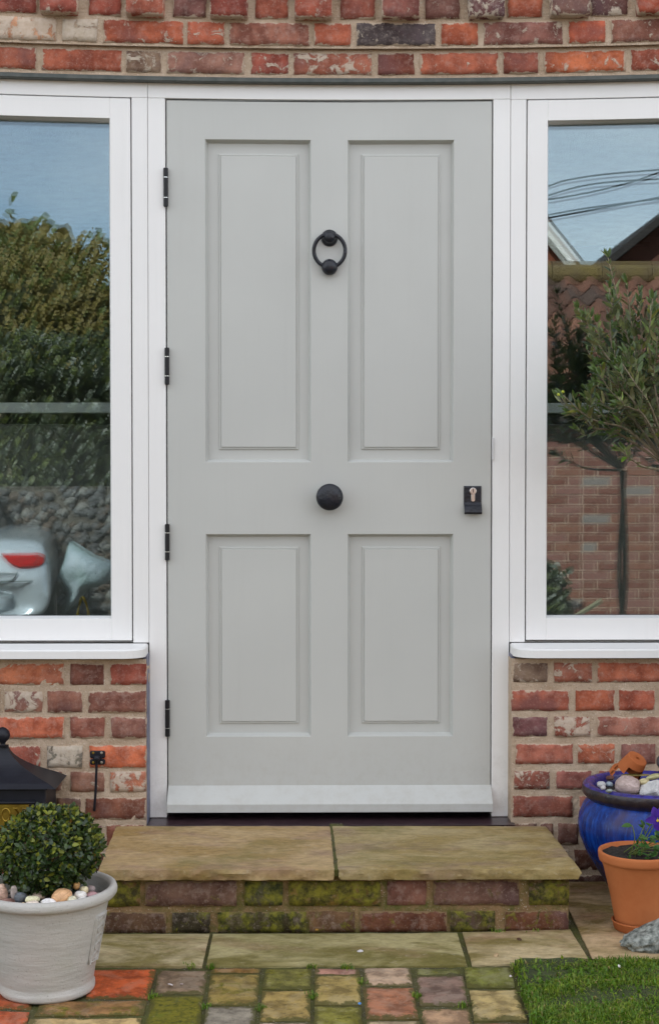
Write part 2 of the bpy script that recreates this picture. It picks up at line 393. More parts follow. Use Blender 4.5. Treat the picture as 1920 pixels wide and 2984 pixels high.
BOXL = [leafm('box_leaf_dark', (.022, .045, .014), (.05, .08, .02), .3, .15), leafm('box_leaf_mid', (.045, .085, .018), (.08, .12, .03), .35, .2),
        leafm('box_leaf_yellow', (.22, .25, .035), (.24, .28, .05), .4, .3), leafm('box_leaf_ochre', (.30, .15, .03), (.3, .17, .05), .5, .3)]
OLVL = [leafm('olive_leaf_green', (.075, .125, .035), (.20, .24, .12), .35, .2), leafm('olive_leaf_dark', (.03, .055, .03), (.13, .16, .10), .32, .15),
        leafm('olive_leaf_yellow', (.17, .18, .03), (.22, .22, .10), .4, .3), leafm('olive_leaf_bright', (.14, .26, .04), (.25, .34, .12), .4, .35)]
PANL = leafm('pansy_leaf', (.05, .13, .03), (.09, .17, .06), .4, .3)
PETAL = leafm('violet_petal', (.05, .008, .32), (.06, .01, .3), .6, .2); PETY = leafm('yellow_throat', (.7, .5, .03), (.6, .4, .03), .6, .1)
GRS = [leafm('grass_blade_green', (.095, .20, .012), (.10, .21, .015), .45, .3), leafm('grass_blade_light', (.22, .31, .03), (.22, .31, .035), .45, .35),
       leafm('grass_blade_dry', (.26, .22, .09), (.26, .22, .09), .6, .2)]
HEDG = [leafm('hedge_leaf_olive', (.22, .175, .055), (.21, .17, .055), .6, .3), leafm('hedge_leaf_green', (.10, .125, .03), (.11, .13, .04), .5, .25), leafm('ivy_leaf_dark', (.032, .045, .018), (.04, .05, .02), .45, .1)]
def glassm():
    m, n, b = mat('double_glazing'); n.nodes.remove(b)
    g = nd(n, 'ShaderNodeBsdfGlossy', i_Roughness=0.0); g.inputs[0].default_value = (.78, .91, 1, 1)
    t = nd(n, 'ShaderNodeBsdfTransparent'); t.inputs[0].default_value = (.93, .95, .94, 1)
    ms = nd(n, 'ShaderNodeMixShader'); ms.inputs[0].default_value = .075
    v, o = coords(n, (1, 1, 1)); bp = nd(n, 'ShaderNodeBump', i_Strength=.035, i_Distance=.0006); n.links.new(noi(n, v, 3.2, 1, .4), bp.inputs['Height'])
    n.links.new(bp.outputs[0], g.inputs['Normal'])
    n.links.new(t.outputs[0], ms.inputs[1]); n.links.new(g.outputs[0], ms.inputs[2]); n.links.new(ms.outputs[0], n.nodes['Material Output'].inputs[0]); return m
GLASS = glassm()

# ------------------------------------------------------------------ masonry
def rough_brick(w_, d_, h_, seed, r=.0032, amp=.0020, nx=8, ny=2, nz=4):
    me = {}; vs = []; fs = []
    def V(i, j, k):
        key = (i, j, k)
        if key in me: return me[key]
        p = Vector(((i/nx-.5)*w_, (j/ny-.5)*d_, (k/nz-.5)*h_))
        inn = Vector((max(-w_/2+r, min(w_/2-r, p.x)), max(-d_/2+r, min(d_/2-r, p.y)), max(-h_/2+r, min(h_/2-r, p.z))))
        q = p-inn
        if q.length > 1e-9: p = inn+q.normalized()*r
        s = Vector((seed*7.3, seed*3.1, 0))
        nv = mnoise.noise_vector(p*22+s)*amp*1.3+mnoise.noise_vector(p*70+s)*amp*.8
        p = p+nv
        me[key] = len(vs); vs.append(p); return me[key]
    for i in range(nx):
        for k in range(nz):
            fs.append((V(i, 0, k), V(i+1, 0, k), V(i+1, 0, k+1), V(i, 0, k+1))); fs.append((V(i, ny, k), V(i, ny, k+1), V(i+1, ny, k+1), V(i+1, ny, k)))
    for i in range(nx):
        for j in range(ny):
            fs.append((V(i, j, 0), V(i, j+1, 0), V(i+1, j+1, 0), V(i+1, j, 0))); fs.append((V(i, j, nz), V(i+1, j, nz), V(i+1, j+1, nz), V(i, j+1, nz)))
    for j in range(ny):
        for k in range(nz):
            fs.append((V(0, j, k), V(0, j, k+1), V(0, j+1, k+1), V(0, j+1, k))); fs.append((V(nx, j, k), V(nx, j+1, k), V(nx, j+1, k+1), V(nx, j, k+1)))
    return vs, fs
def brick_bank(w_, d_, h_, n, mt, **k):
    out = []
    for s in range(n):
        vs, fs = rough_brick(w_, d_, h_, s+w_*100, **k); m = bpy.data.meshes.new('brick'); m.from_pydata(vs, [], fs); m.materials.append(mt)
        m.polygons.foreach_set('use_smooth', [True]*len(m.polygons)); m.update(); out.append(m)
    return out
BD = .10
BANK = {(L_, M_): brick_bank(.224 if L_ else .106, BD, .0645, 6, MOSSB if M_ else BRICK, nx=12 if L_ else 6) for L_ in (0, 1) for M_ in (0, 1)}
def put_brick(parent, x0, x1, z0, z1, Y, color, alpha, mossy=0, sag=True):
    w_ = x1-x0; h_ = z1-z0; lng = 1 if w_ > .15 else 0; bw = .224 if lng else .106
    xc, zc = (x0+x1)/2, (z0+z1)/2
    sl_ = 0
    if sag and zc > 1.12:
        zz = zc; zc += sagz(xc, zz); sl_ = -(sagz(x1, zz)-sagz(x0, zz))/w_
    M = Matrix.Translation((xc, Y+BD/2+rnd.uniform(-.0012, .0012), zc)) @ Matrix.Rotation(sl_+rnd.uniform(-.004, .004), 4, 'Y') @ Matrix.Rotation(rnd.uniform(-.004, .004), 4, 'Z')
    M = M @ Matrix.Diagonal((w_/bw*rnd.choice((-1, 1)) if False else w_/bw, 1, h_/.0645, 1))
    place('brick', rnd.choice(BANK[(lng, mossy)]), M, parent, (*color, alpha))
def mortar_panel(mb, x0, x1, z0, z1, Y, depth=.09, amp=.0018, sag=True, step=.011, m=0):
    nx = max(2, int((x1-x0)/step)); nz = max(2, int((z1-z0)/step)); vs = []; fs = []
    for k in range(nz+1):
        for i in range(nx+1):
            x = x0+(x1-x0)*i/nx; z = z0+(z1-z0)*k/nz
            y = Y+mnoise.noise(Vector((x*38, Y*50, z*38)))*amp+mnoise.noise(Vector((x*110, 3, z*110)))*amp*.8
            vs.append((x, y, z))
    for k in range(nz):
        for i in range(nx):
            a = k*(nx+1)+i; fs.append((a, a+1, a+nx+2, a+nx+1))
    mb.add(vs, fs, m)
    B = [(x0, Y+depth, z0), (x1, Y+depth, z0), (x1, Y+depth, z1), (x0, Y+depth, z1)]
    bot = [i for i in range(nx+1)]; top = [nz*(nx+1)+i for i in range(nx+1)]
    n0 = len(mb.v)-len(vs); nb = len(mb.v); mb.v += B
    def face(l): mb.f.append(tuple(l)); mb.m.append(m)
    face([n0+i for i in reversed(bot)]+[nb, nb+1]); face([n0+i for i in top]+[nb+2, nb+3])
    face([n0+k*(nx+1) for k in range(nz+1)]+[nb+3, nb]); face([n0+k*(nx+1)+nx for k in range(nz, -1, -1)]+[nb+1, nb+2])
    face([nb+1, nb, nb+3, nb+2])
PALETTE = ['a4523e', 'a8503c', '9c6258', 'b25640', '94493e', 'b8583a', '8a5048', '9a5648', 'ae5a44']
def ext_row(parent, xs, z0, z1, Y, lim0, lim1, gain):
    """carry a course on past the surveyed bricks, random bond"""
    x = xs[0]-.011; k = rnd.randint(0, 1)
    while x > lim0:
        w_ = (.224, .106)[k % 2]; k += 1
        put_brick(parent, max(x-w_, lim0), x, z0, z1, Y, bc(rnd.choice(PALETTE), gain), rnd.choice((.1, .2, .35, .6))) if x-lim0 > .05 else None
        x -= w_+.011
    x = xs[1]+.011; k = rnd.randint(0, 1)
    while x < lim1:
        w_ = (.224, .106)[k % 2]; k += 1
        put_brick(parent, x, min(x+w_, lim1), z0, z1, Y, bc(rnd.choice(PALETTE), gain), rnd.choice((.1, .2, .35, .6))) if lim1-x > .05 else None
        x += w_+.011
Y1, Y2, Y3 = -.056, -.038, -.022              # faces of the three courses over the lintel (they step out upwards)
HX = 1.75
upper = thing('brick_wall', 'old red brick wall in projecting courses above the door and windows', 'wall', (0, -.05, rZ(226, Y3)))
mm = MB()
# course 3, right on the lintel
def sx(v, s, o): return o+v/s
r3 = [(0-60, 108, 'a4523e', .1), (122, 356, 'aa523c', .2), (368, 471, '8c6e60', .62), (486, 713, '9c6860', .45), (731, 842, 'a0483c', .5), (854, 1084, 'a85a48', .6),
      (1100, 1207, '8f4a3e', .25), (1223, 1453, 'b2573f', .35), (1465, 1568, '944a3e', .25), (1585, 1823, 'c46038', .35), (1836, 2060, 'a04c3a', .5)]
r2 = [(-70, 165, 'c48464', .95), (181, 285, 'b49a8c', .98), (301, 536, 'b8583c', .4), (546, 655, 'b4563e', .5), (668, 903, 'a06054', .3), (915, 1023, 'b0543c', .15),
      (1037, 1271, '544850', .35), (1284, 1393, 'c05c3c', .2), (1408, 1640, '8c5450', .45), (1655, 1764, 'c0563a', .15), (1779, 2010, '90584e', .35)]
r1 = [(-10, 106, '984840', .3, 0), (118, 228, 'a04a40', .45, 1), (256, 352, '9a4438', .2, 0), (368, 480, 'b05a48', .5, 1), (502, 600, '7c4c4c', .3, 0), (612, 723, '8c3c34', .2, 1),
      (742, 840, 'a4503e', .2, 0), (858, 967, 'a84c3a', .55, 1), (991, 1094, '984c40', .2, 0), (1112, 1222, '8c4c48', .3, 1), (1240, 1341, '7a4c48', .35, 0),
      (1365, 1468, '70444a', .72, 1), (1480, 1583, 'b4583e', .1, 0), (1602, 1718, '8e6058', .5, 1), (1723, 1833, '6c4444', .6, 0), (1855, 1965, 'b04c34', .3, 1)]
z3a, z3b = rZ(218, Y3), rZ(154, Y3); z2a, z2b = rZ(133, Y2), rZ(66, Y2); z1a, z1b = rZ(50, Y1), rZ(-20, Y1)
for (a, b_, c, s) in r3: put_brick(upper, rX(a, 185, Y3), rX(b_, 185, Y3), z3a, z3b, Y3, bc(c, 1.0), s)
ext_row(upper, (rX(-60, 185, Y3), rX(2060, 185, Y3)), z3a, z3b, Y3, -HX, HX, 1)
for (a, b_, c, s) in r2: put_brick(upper, rX(a, 100, Y2), rX(b_, 100, Y2), z2a, z2b, Y2, bc(c, 1.0), s)
ext_row(upper, (rX(-70, 100, Y2), rX(2010, 100, Y2)), z2a, z2b, Y2, -HX, HX, 1)
for (a, b_, c, s, p) in r1: put_brick(upper, rX(a, 20, Y1), rX(b_, 20, Y1), z1a-(.004 if p else 0), z1b, Y1-.014 if p else Y1+.018, bc(c, 1.0), s)
zt = z1b+.011
for q in range(3):
    ext_row(upper, (-HX+.1*q, -HX+.1*q), zt, zt+.0645, Y1, -HX, HX, 1); zt += .0755
mortar_panel(mm, -HX, HX, rZ(228, Y3), (z3b+z2a)/2+.001, Y3+.0035)
mortar_panel(mm, -HX, HX, (z3b+z2a)/2+.001, (z2b+z1a)/2, Y2+.0045)
mortar_panel(mm, -HX, HX, (z2b+z1a)/2, z1b+.006, Y1+.026)
mortar_panel(mm, -HX, HX, z1b+.006, zt, Y1+.007)
mm.build('mortar', MORTAR, upper, smooth=False, sag=True)
lt = MB(); zl0, zl1 = rZ(241, -.027), rZ(227, -.027)
longbar(lt, -HX, HX, -.027, .12, zl0, zl1, .002, 30); lt.build('lintel', DARKM, upper, sag=True)
bk = MB(); longbar(bk, -HX, HX, .02, 5, zl1+.001, zt, 0, 1); bk.build('backing_wall', MORTAR, upper)
FARB = simple('far_brickwork', (.30, .11, .07), .9, 0, 30, .003, (.22, .09, .07))
bk = MB()
for bx in ((-6, 6, -.10, 5, zt, 5.0), (-6, -HX-.1, -.07, 5, -.4, zt-.001), (HX+.1, 6, -.07, 5, -.4, zt-.001)): vsb, fsb = bev_box(*bx, 0); bk.add(vsb, fsb)
bk.build('unseen_house_mass', FARB, upper)  # unseen upper house and flanks, added to keep the sun off the front
bk = MB(); bk.add([(-6.2, -.35, 4.95), (6.2, -.35, 4.95), (6.2, 2.5, 7), (-6.2, 2.5, 7), (6.2, 5.3, 4.95), (-6.2, 5.3, 4.95)], [(0, 1, 2, 3), (3, 2, 4, 5), (0, 3, 5), (1, 4, 2), (0, 5, 4, 1)]); bk.build('roof', FARB, upper)  # unseen roof, added so that the house shades its own front

# lower walls
YB = -.070
def low_rows(parent, spec, lim0, lim1, gain, side):
    zlast = None
    for (y0, y1, lst) in spec:
        za, zb = rZ(y1, YB), rZ(y0, YB)
        for (a, b_, c, s) in lst: put_brick(parent, rX(a, (y0+y1)/2, YB), rX(b_, (y0+y1)/2, YB), za, zb, YB, bc(c, gain), s, 0, False)
        if side < 0: ext_row(parent, (rX(lst[0][0], y0, YB), lim1+1), za, zb, YB, lim0, lim1, gain)
        else: ext_row(parent, (lim0-1, rX(lst[-1][1], y0, YB)), za, zb, YB, lim0, lim1, gain)
def q7(v): return v/2.484
LW = [(1932, 1996, [(-45, 189, 'c46a48', .35), (204, 304, '7c4840', .35), (322, 428, 'a04c40', .15)]),
      (2012, 2076, [(14, 125, 'a86c5c', .8), (138, 241, '8c564c', .1), (257, 427, '8e5850', .2)]),
      (2087, 2151, [(-48, 188, 'c86244', .1), (204, 306, '94544a', .2), (322, 427, '8c5852', .25)]),
      (2171, 2237, [(15, 119, 'a04e42', .35), (137, 242, '7c746c', .9), (260, 427, 'c8603c', .15)]),
      (2246, 2308, [(76, 182, '8e6860', .3), (205, 306, '946458', .3), (320, 427, 'bc6a50', .8)]),
      (2323, 2388, [(-10, 150, '7a5448', .2), (165, 236, '7c584c', .2), (248, 427, '80493a', .1)]),
      (2402, 2466, [(60, 165, '8a5a50', .2), (185, 298, '8c6458', .6), (310, 420, '84493c', .2)]),
      (2480, 2545, [(60, 230, '7a4a40', .2), (245, 352, '7a4a40', .2), (365, 427, '7a4a40', .2)]),
      (2560, 2625, [(60, 170, '7a4a40', .2), (185, 418, '7a4a40', .2)])]
def q8(v): return 1400+v/2.9615
RW = [(1932, 1991, [(q8(280), q8(580), '7c6258', .55), (q8(630), q8(960), '9c5646', .6), (q8(1003), q8(1003)+238, 'b45c44', .3)]),
      (2012, 2074, [(q8(264), q8(765), 'a85444', .1), (q8(815), q8(1155), 'aa5238', .1), (q8(1190), q8(1505), 'a8503c', .15), (q8(1545), q8(1545)+110, 'a25642', .3)]),
      (2090, 2149, [(q8(275), q8(580), '784850', .4), (q8(632), q8(942), '9c5042', .78), (q8(1003), q8(1003)+238, 'a4645a', .4)]),
      (2169, 2229, [(q8(298), q8(797), 'a85a4c', .15), (q8(835), q8(1157), 'b45c40', .45), (q8(1210), q8(1505), '8a5450', .05), (q8(1545), q8(1545)+236, '965244', .2)]),
      (2247, 2303, [(q8(285), q8(598), '8c4a40', .62), (q8(648), q8(955), '965450', .1), (q8(1015), q8(1015)+238, '984e44', .1)]),
      (2321, 2384, [(q8(275), q8(800), '8e4c42', .05), (q8(845), q8(1160), '9a564c', .1), (q8(1190), q8(1190)+238, '8a4c42', .1)]),
      (2401, 2465, [(q8(240), q8(480), '6c4a40', .1), (q8(510), q8(628), '7c5248', .2), (q8(665), q8(845), '7a5048', .35), (q8(880), q8(880)+236, '7c5046', .2)]),
      (2478, 2540, [(q8(280), q8(760), '704840', .2), (q8(800), q8(800)+106, '6c4238', .2), (q8(1150), q8(1150)+236, '6c4238', .2)]),
      (2553, 2615, [(q8(240), q8(580), '644038', .2), (q8(620), q8(620)+236, '5c3a32', .2)])]
xl = rX(427, 2100, YB); xr = rX(1400+262/2.96, 2100, YB)
wl_ = thing('brick_wall', 'low red brick wall under the left window beside the black post box', 'wall', ((xl-HX)/2, -.02, 0), 'brick walls under the windows')
low_rows(wl_, LW, -HX, xl-.002, 1.05, -1)
wr_ = thing('brick_wall', 'low red brick wall under the right window behind the blue pot', 'wall', ((xr+HX)/2, -.02, 0), 'brick walls under the windows')
low_rows(wr_, RW, xr+.002, HX, 1.08, 1)
zs = rZ(1921, YB)
mm = MB(); mortar_panel(mm, -HX, xl-.001, -.05, zs, YB+.0035); mm.build('mortar', MORTAR, wl_, sag=False)
mm = MB(); mortar_panel(mm, xr+.001, HX, -.05, zs, YB+.0035); mm.build('mortar', MORTAR, wr_, sag=False)

# ------------------------------------------------------------------ door frame, windows
ZT = rZ(222, 0)                               # frames run up behind the lintel
jl0, jl1 = rX(434.5, 1400), rX(484.5, 1330); jr0, jr1 = rX(1434, 1330), rX(1483.5, 1400)
dz0, dz1 = rZ(2367, 0), rZ(296, 0)
fr = thing('door_frame', 'white painted timber door frame around the grey door', 'door frame', (0, 0, rZ(2381, 0)))
b = MB(); longbar(b, jl0, jl1, 0, .07, rZ(2381, 0), rZ(291.5, 0), .0012, 1); b.build('jamb', WHITE, fr, sag=True)
b = MB(); longbar(b, jr0, jr1, 0, .07, rZ(2381, 0), rZ(291.5, 0), .0012, 1); b.build('jamb', WHITE, fr, sag=True)
b = MB(); longbar(b, jl0, jr1, 0, .07, rZ(291.0, 0), ZT, .0012, 20); b.build('head', WHITE, fr, sag=True)
b = MB(); rings(b, [(jl1-.01, dz0, jr0+.01, rZ(290, 0), .055)], cap=True); b.build('rebate', BLACK, fr, sag=True)
tz = rZ(2382, 0)
b = MB(); longbar(b, rX(430, 2400, -.095), rX(1500, 2400, -.095), -.098, .06, rZ(2408, -.098), tz, .002, 1); b.build('threshold', SILLB, fr)
for xx, s in ((jl0, -1), (jr1, 1)):
    b = MB(); longbar(b, min(xx, xx+s*.012), max(xx, xx+s*.012), -.055, .02, rZ(2404, -.05), rZ(1905, -.02), .001, 1); b.build('membrane_strip', SEAL, fr)
b = MB(); x0 = rX(1437, 1300, -.003); longbar(b, x0-.004, x0+.002, -.004, .01, rZ(1341, 0), rZ(1276, 0), .0006, 1); b.build('strike_plate', simple('satin_plate', (.6, .6, .6), .4), fr)

def window(label, gx0, gx1, side, group='windows either side of the door'):
    """side -1: left of the door, +1: right of it; built from the door outwards"""
    if side < 0:
        X = [-HX, None, None, None, None, None, None, jl0-.0012]
        fx1 = jl0-.0012; sx1 = rX(384, 1380); g1 = rX(318.5, 1300); fx0 = -HX; sx0 = -HX+.05; g0 = sx0+.065
        zsash0, zsash1, zg0, zg1 = rZ(1865.5, 0), rZ(294, 0), rZ(1793, GY), rZ(367, GY)
    else:
        fx0 = jr1+.0012; sx0 = rX(1533, 1380); g0 = rX(1597.5, 1300); fx1 = HX; sx1 = HX-.05; g1 = sx1-.065
        zsash0, zsash1, zg0, zg1 = rZ(1865.5, 0), rZ(296, 0), rZ(1793, GY), rZ(370, GY)
    zf0 = rZ(1872, 0); gap = .0032
    t = thing('window', label, 'window', ((fx0+fx1)/2, .03, zf0), group)
    b = MB(); longbar(b, fx0, fx1, 0, .09, zsash1+gap, ZT, .001, 12); longbar(b, fx0, sx0-gap, .0003, .0893, zf0, zsash1+gap-.0003, .001, 1)
    longbar(b, sx1+gap, fx1, .0003, .0893, zf0, zsash1+gap-.0003, .001, 1); longbar(b, sx0-gap+.0005, sx1+gap-.0005, .012, .0887, zf0, zsash0-.0042, .001, 1)
    b.build('frame', WHITE, t, sag=True)
    sh = MB(); y0, y1 = -.0015, .07; e = .0055
    longbar(sh, sx0, g0-e, y0, y1, zsash0, zsash1, .0012, 1); longbar(sh, g1+e, sx1, y0, y1, zsash0, zsash1, .0012, 1)
    longbar(sh, g0-e, g1+e, y0+.0002, y1, zsash0, zg0-e, .0009, 1); longbar(sh, g0-e, g1+e, y0+.0002, y1, zg1+e, zsash1, .0009, 12)
    rings(sh, [(g0-e, zg0-e, g1+e, zg1+e, y0+.001), (g0-.001, zg0-.001, g1+.001, zg1+.001, GY-.014), (g0, zg0, g1, zg1, GY-.001)])
    s = sh.build('sash', WHITE, t, sag=True)
    for k, (yy, tilt) in enumerate(((GY, 0), (GY+.02, .0018))):
        b = MB(); zc = (zg0+zg1)/2
        for dy in (0, .004):
            vs = []
            for (x, z) in ((g0-.01, zg0-.01), (g1+.01, zg0-.01), (g1+.01, zg1+.02), (g0-.01, zg1+.02)):
                vs.append((x, yy+dy+(z-zc)*tilt*.8+(x-(g0+g1)/2)*tilt*.7, z))
            b.add(vs, [(0, 1, 2, 3) if dy == 0 else (3, 2, 1, 0)])
        b.build('pane', GLASS, t)
    # sill board with a rounded end towards the door
    YF = -.112; zt_, zb_ = rZ(1874, 0), rZ(1893, YF); zbot = rZ(1919, YF)
    xe = (jl0-.003) if side < 0 else (jr1+.003); far = -HX if side < 0 else HX; r = .062
    out = [(xe, .0)]
    for i in range(9):
        a = math.pi/2*i/8; out.append((xe+(-side)*(-1)*(r-r*math.cos(a))*(1 if side > 0 else -1)*(1), YF+r-r*math.sin(a)) if False else (xe+side*(r-r*math.cos(a)), YF+r*.9*(1-math.sin(a))))
    out.append((far, YF)); out.append((far, 0.0))
    n = len(out); vs = []; fs = []
    def top(y): return zt_+(zb_-zt_)*(y/YF)
    c = .004
    for (x, y) in out: vs.append((x, y, zbot))
    for (x, y) in out: vs.append((x, y, top(y)-c))
    for (x, y) in out:
        yy = y+(c if y < -.001 else 0); xx = x+(side*c if abs(x-far) > .001 else 0); vs.append((xx, yy, top(yy)))
    for i in range(n):
        j = (i+1) % n; fs.append((i, j, n+j, n+i)); fs.append((n+i, n+j, 2*n+j, 2*n+i))
    fs.append(tuple(range(n-1, -1, -1))); fs.append(tuple(range(2*n, 3*n)))
    if side < 0: fs = [tuple(reversed(f)) for f in fs]
    obj('sill', vs, fs, WHITE, t)
    return t
window('white framed window left of the grey door, mirroring a silver car', 0, 0, -1)
window('white framed window right of the grey door, mirroring a tiled roof', 0, 0, 1)

# ------------------------------------------------------------------ door
dx0, dx1 = rX(488, 1330), rX(1431, 1330)
YD = .003
dr = thing('front_door', 'pale sage grey four panelled front door with black ironwork', 'door', ((dx0+dx1)/2, .02, dz0))
PAN = [((598, 408, 906, 1347), (638, 451, 870, 1310)), ((1012, 408, 1321, 1347), (1053, 451, 1282, 1310)),
       ((600, 1556, 907, 2146), (640, 1593, 871, 2107)), ((1012, 1556, 1321, 2146), (1054, 1593, 1282, 2107))]
def rect(p, Y): return (rX(p[0], (p[1]+p[3])/2, Y), rZ(p[3], Y), rX(p[2], (p[1]+p[3])/2, Y), rZ(p[1], Y))
PR = [rect(p[0], YD) for p in PAN]; xs_ = sorted({PR[0][0], PR[0][2], PR[1][0], PR[1][2], dx0, dx1})
xa0, xa1, xb0, xb1 = (PR[0][0]+PR[2][0])/2, (PR[0][2]+PR[2][2])/2, (PR[1][0]+PR[3][0])/2, (PR[1][2]+PR[3][2])/2
za0, za1, zb0, zb1 = PR[0][1], PR[0][3], PR[2][1], PR[2][3]
b = MB()
gxs = [dx0+.0015, xa0, xa1, xb0, xb1, dx1-.0015]; gzs = [dz0, zb0, zb1, za0, za1, dz1-.0015]
vs = [(x, YD, z) for z in gzs for x in gxs]; fs = []
for k in range(5):
    for i in range(5):
        if k in (1, 3) and i in (1, 3): continue
        a = k*6+i; fs.append((a, a+1, a+7, a+6))
b.add(vs, fs)
rings(b, [(gxs[0], gzs[0], gxs[5], gzs[5], YD), (dx0, dz0, dx1, dz1, YD+.0015), (dx0, dz0, dx1, dz1, .05)])
b.f[-8:] = [tuple(reversed(f)) for f in b.f[-8:]]
b.build('door_leaf', DOORP, dr, sag=True)
for q, (p, fpx) in enumerate(PAN):
    x0, x1 = ((xa0, xa1), (xb0, xb1))[q % 2]; z0, z1 = ((za0, za1), (zb0, zb1))[q//2]
    b = MB(); Yr = YD+.020
    rings(b, [(x0, z0, x1, z1, YD), (x0+.0012, z0+.0012, x1-.0012, z1-.0012, YD+.0012), (x0+.0035, z0+.0035, x1-.0035, z1-.0035, YD+.008), (x0+.0075, z0+.0075, x1-.0075, z1-.0075, Yr-.0015), (x0+.0075, z0+.0075, x1-.0075, z1-.0075, Yr)])
    b.build('moulding', DOORP, dr, sag=True)
    fx0, fz0, fx1, fz1 = rect(fpx, Yr)
    b = MB()
    def ins(d, y): return (fx0+d, fz0+d, fx1-d, fz1-d, y)
    rings(b, [(x0+.0074, z0+.0074, x1-.0074, z1-.0074, Yr), ins(0, Yr), ins(.0012, Yr-.0042), ins(.0042, Yr-.0047), ins(.0052, Yr-.0036), ins(.0062, Yr-.0036), ins(.0074, Yr-.0075)], cap=True)
    b.build('door_panel', DOORP, dr, sag=True)
# weatherboard
b = MB(); YW = -.040
prof = [(YD-.0002, rZ(2288, YD)), (YW+.001, rZ(2342, YW)), (YW, rZ(2344, YW)), (YW, rZ(2367, YW)), (YD-.0002, rZ(2367, YW))]
wx0, wx1 = rX(490, 2300, YD)+.001, rX(1431, 2300, YD)-.001
vs = [(x, y, z) for x in (wx0, wx1) for (y, z) in prof]; n = len(prof)
b.add(vs, [(i, n+i, n+(i+1) % n, (i+1) % n) for i in range(n)]+[tuple(range(n)), tuple(range(2*n-1, n-1, -1))])
b.build('weatherboard', DOORP, dr)
# hinges
for (px, y0, y1) in ((483.5, 492, 605), (487, 1014, 1122), (488, 1527, 1633), (488.5, 2040, 2147)):
    x, z1 = onY(px, y0, -.006); _, z0 = onY(px, y1, -.006)
    x, z1 = x, z1+0*sagz(x, z1)
    b = MB(); H = z1-z0
    lathe(b, [(.0045, 0), (.0066, .0015), (.0066, H*.225), (.0060, H*.227)], 12, Matrix.Translation((x, -.006, z0)))
    lathe(b, [(.0060, 0), (.0066, .0008), (.0066, H*.50), (.0060, H*.502)], 12, Matrix.Translation((x, -.006, z0+H*.245)))
    lathe(b, [(.0060, 0), (.0066, .0008), (.0066, H*.225), (.0045, H*.232)], 12, Matrix.Translation((x, -.006, z0+H*.768)))
    h = b.build('hinge', HINGE, dr, sag=True)
    for f in (.236, .757):
        b = MB(); lathe(b, [(.0056, -.0012), (.0056, .0012)], 10, Matrix.Translation((x, -.006, z0+H*f))); b.build('bearing_ring', NICKEL, h, sag=True)
# knocker
MY = Matrix.Rotation(R_(90), 4, 'X')          # local z -> -Y
def faceM(px, py, Y=YD):
    x, z = onY(px, py, Y); M = MY.copy(); M.translation = Vector((x, Y, z)); return M, x, z
kn = None
M, kx, kz = faceM(960, 694)
sc = 1/1040
b = MB(); lathe(b, [(.0235, 0), (.0235, .004), (.021, .008), (.016, .012), (.0165, .018), (.0155, .026), (.011, .031), (.004, .033)], 24, M)
kn = b.build('knocker_mount', IRON, dr, smooth=True)
M2, rx_, rz_ = faceM(960, 733)
b = MB(); pts = [(rx_+.0435*math.cos(a), YD-.019-.003*math.cos(a*1), rz_+.0455*math.sin(a)) for a in [2*math.pi*i/40 for i in range(41)]]
pts = [(p[0], YD-.018-.0035*(p[2]-rz_)/.0455, p[2]) for p in pts]
tube(b, pts, .0055, 10); b.build('knocker_ring', IRON, kn, smooth=True)
M3, _, _ = faceM(960, 780, YD-.006)
b = MB(); lathe(b, [(.009, -.006), (.018, .002), (.0225, .009), (.022, .016), (.017, .023), (.009, .027), (.002, .028)], 24, M3); b.build('striker', IRON, kn, smooth=True)
# centre knob
M, _, _ = faceM(960, 1448)
b = MB(); lathe(b, [(.024, 0), (.024, .004), (.013, .007), (.012, .022), (.022, .028), (.036, .033), (.0375, .038), (.0365, .043), (.030, .048), (.018, .0515), (.004, .053)], 40, M)
b.build('door_knob', IRON, dr, smooth=True)
# cylinder pull
x0, z1 = onY(1351, 1416, YD-.004); x1, z0 = onY(1402, 1498, YD-.006)
b = MB(); wv = [(z1, YD-.004), (z1-.004, YD-.005), (z1-(z1-z0)*.58, YD-.005), (z1-(z1-z0)*.66, YD-.010), (z1-(z1-z0)*.74, YD-.017), (z1-(z1-z0)*.84, YD-.024), (z1-(z1-z0)*.93, YD-.025), (z0, YD-.021), (z0+.001, YD-.017), (z1-(z1-z0)*.84, YD-.018), (z1-(z1-z0)*.7, YD-.008), (z1-(z1-z0)*.6, YD), (z1, YD)]
n = len(wv); vs = []
for (x, dx) in ((x0, 0), (x0, .0015), (x1, -.0015), (x1, 0)):
    for (z, y) in wv: vs.append((x+dx, y+(.0012 if dx == 0 else 0), z))
fs = []
for k in range(3):
    for i in range(n): fs.append((k*n+i, k*n+(i+1) % n, (k+1)*n+(i+1) % n, (k+1)*n+i))
fs.append(tuple(range(n-1, -1, -1))); fs.append(tuple(3*n+i for i in range(n)))
b.add(vs, fs); lp = b.build('lock_pull', IRON, dr)
M, cx_, cz_ = faceM(1377.5, 1431, YD-.0055)
b = MB(); lathe(b, [(.0095, -.001), (.0095, .0022), (.0085, .003)], 20, M)
vsb, fsb = bev_box(cx_-.0053, cx_+.0053, YD-.0078, YD-.004, cz_-.026, cz_-.004, .001); b.add(vsb, fsb)
lathe(b, [(.0053, -.001), (.0053, .0022)], 14, Matrix.Translation((0, 0, -.024)) @ M); cyl = b.build('lock_cylinder', NICKEL, lp)
b = MB(); vsb, fsb = bev_box(cx_-.0011, cx_+.0011, YD-.0095, YD-.0082, cz_-.004, cz_+.007, .0003); b.add(vsb, fsb); b.build('keyhole', BLACK, lp)

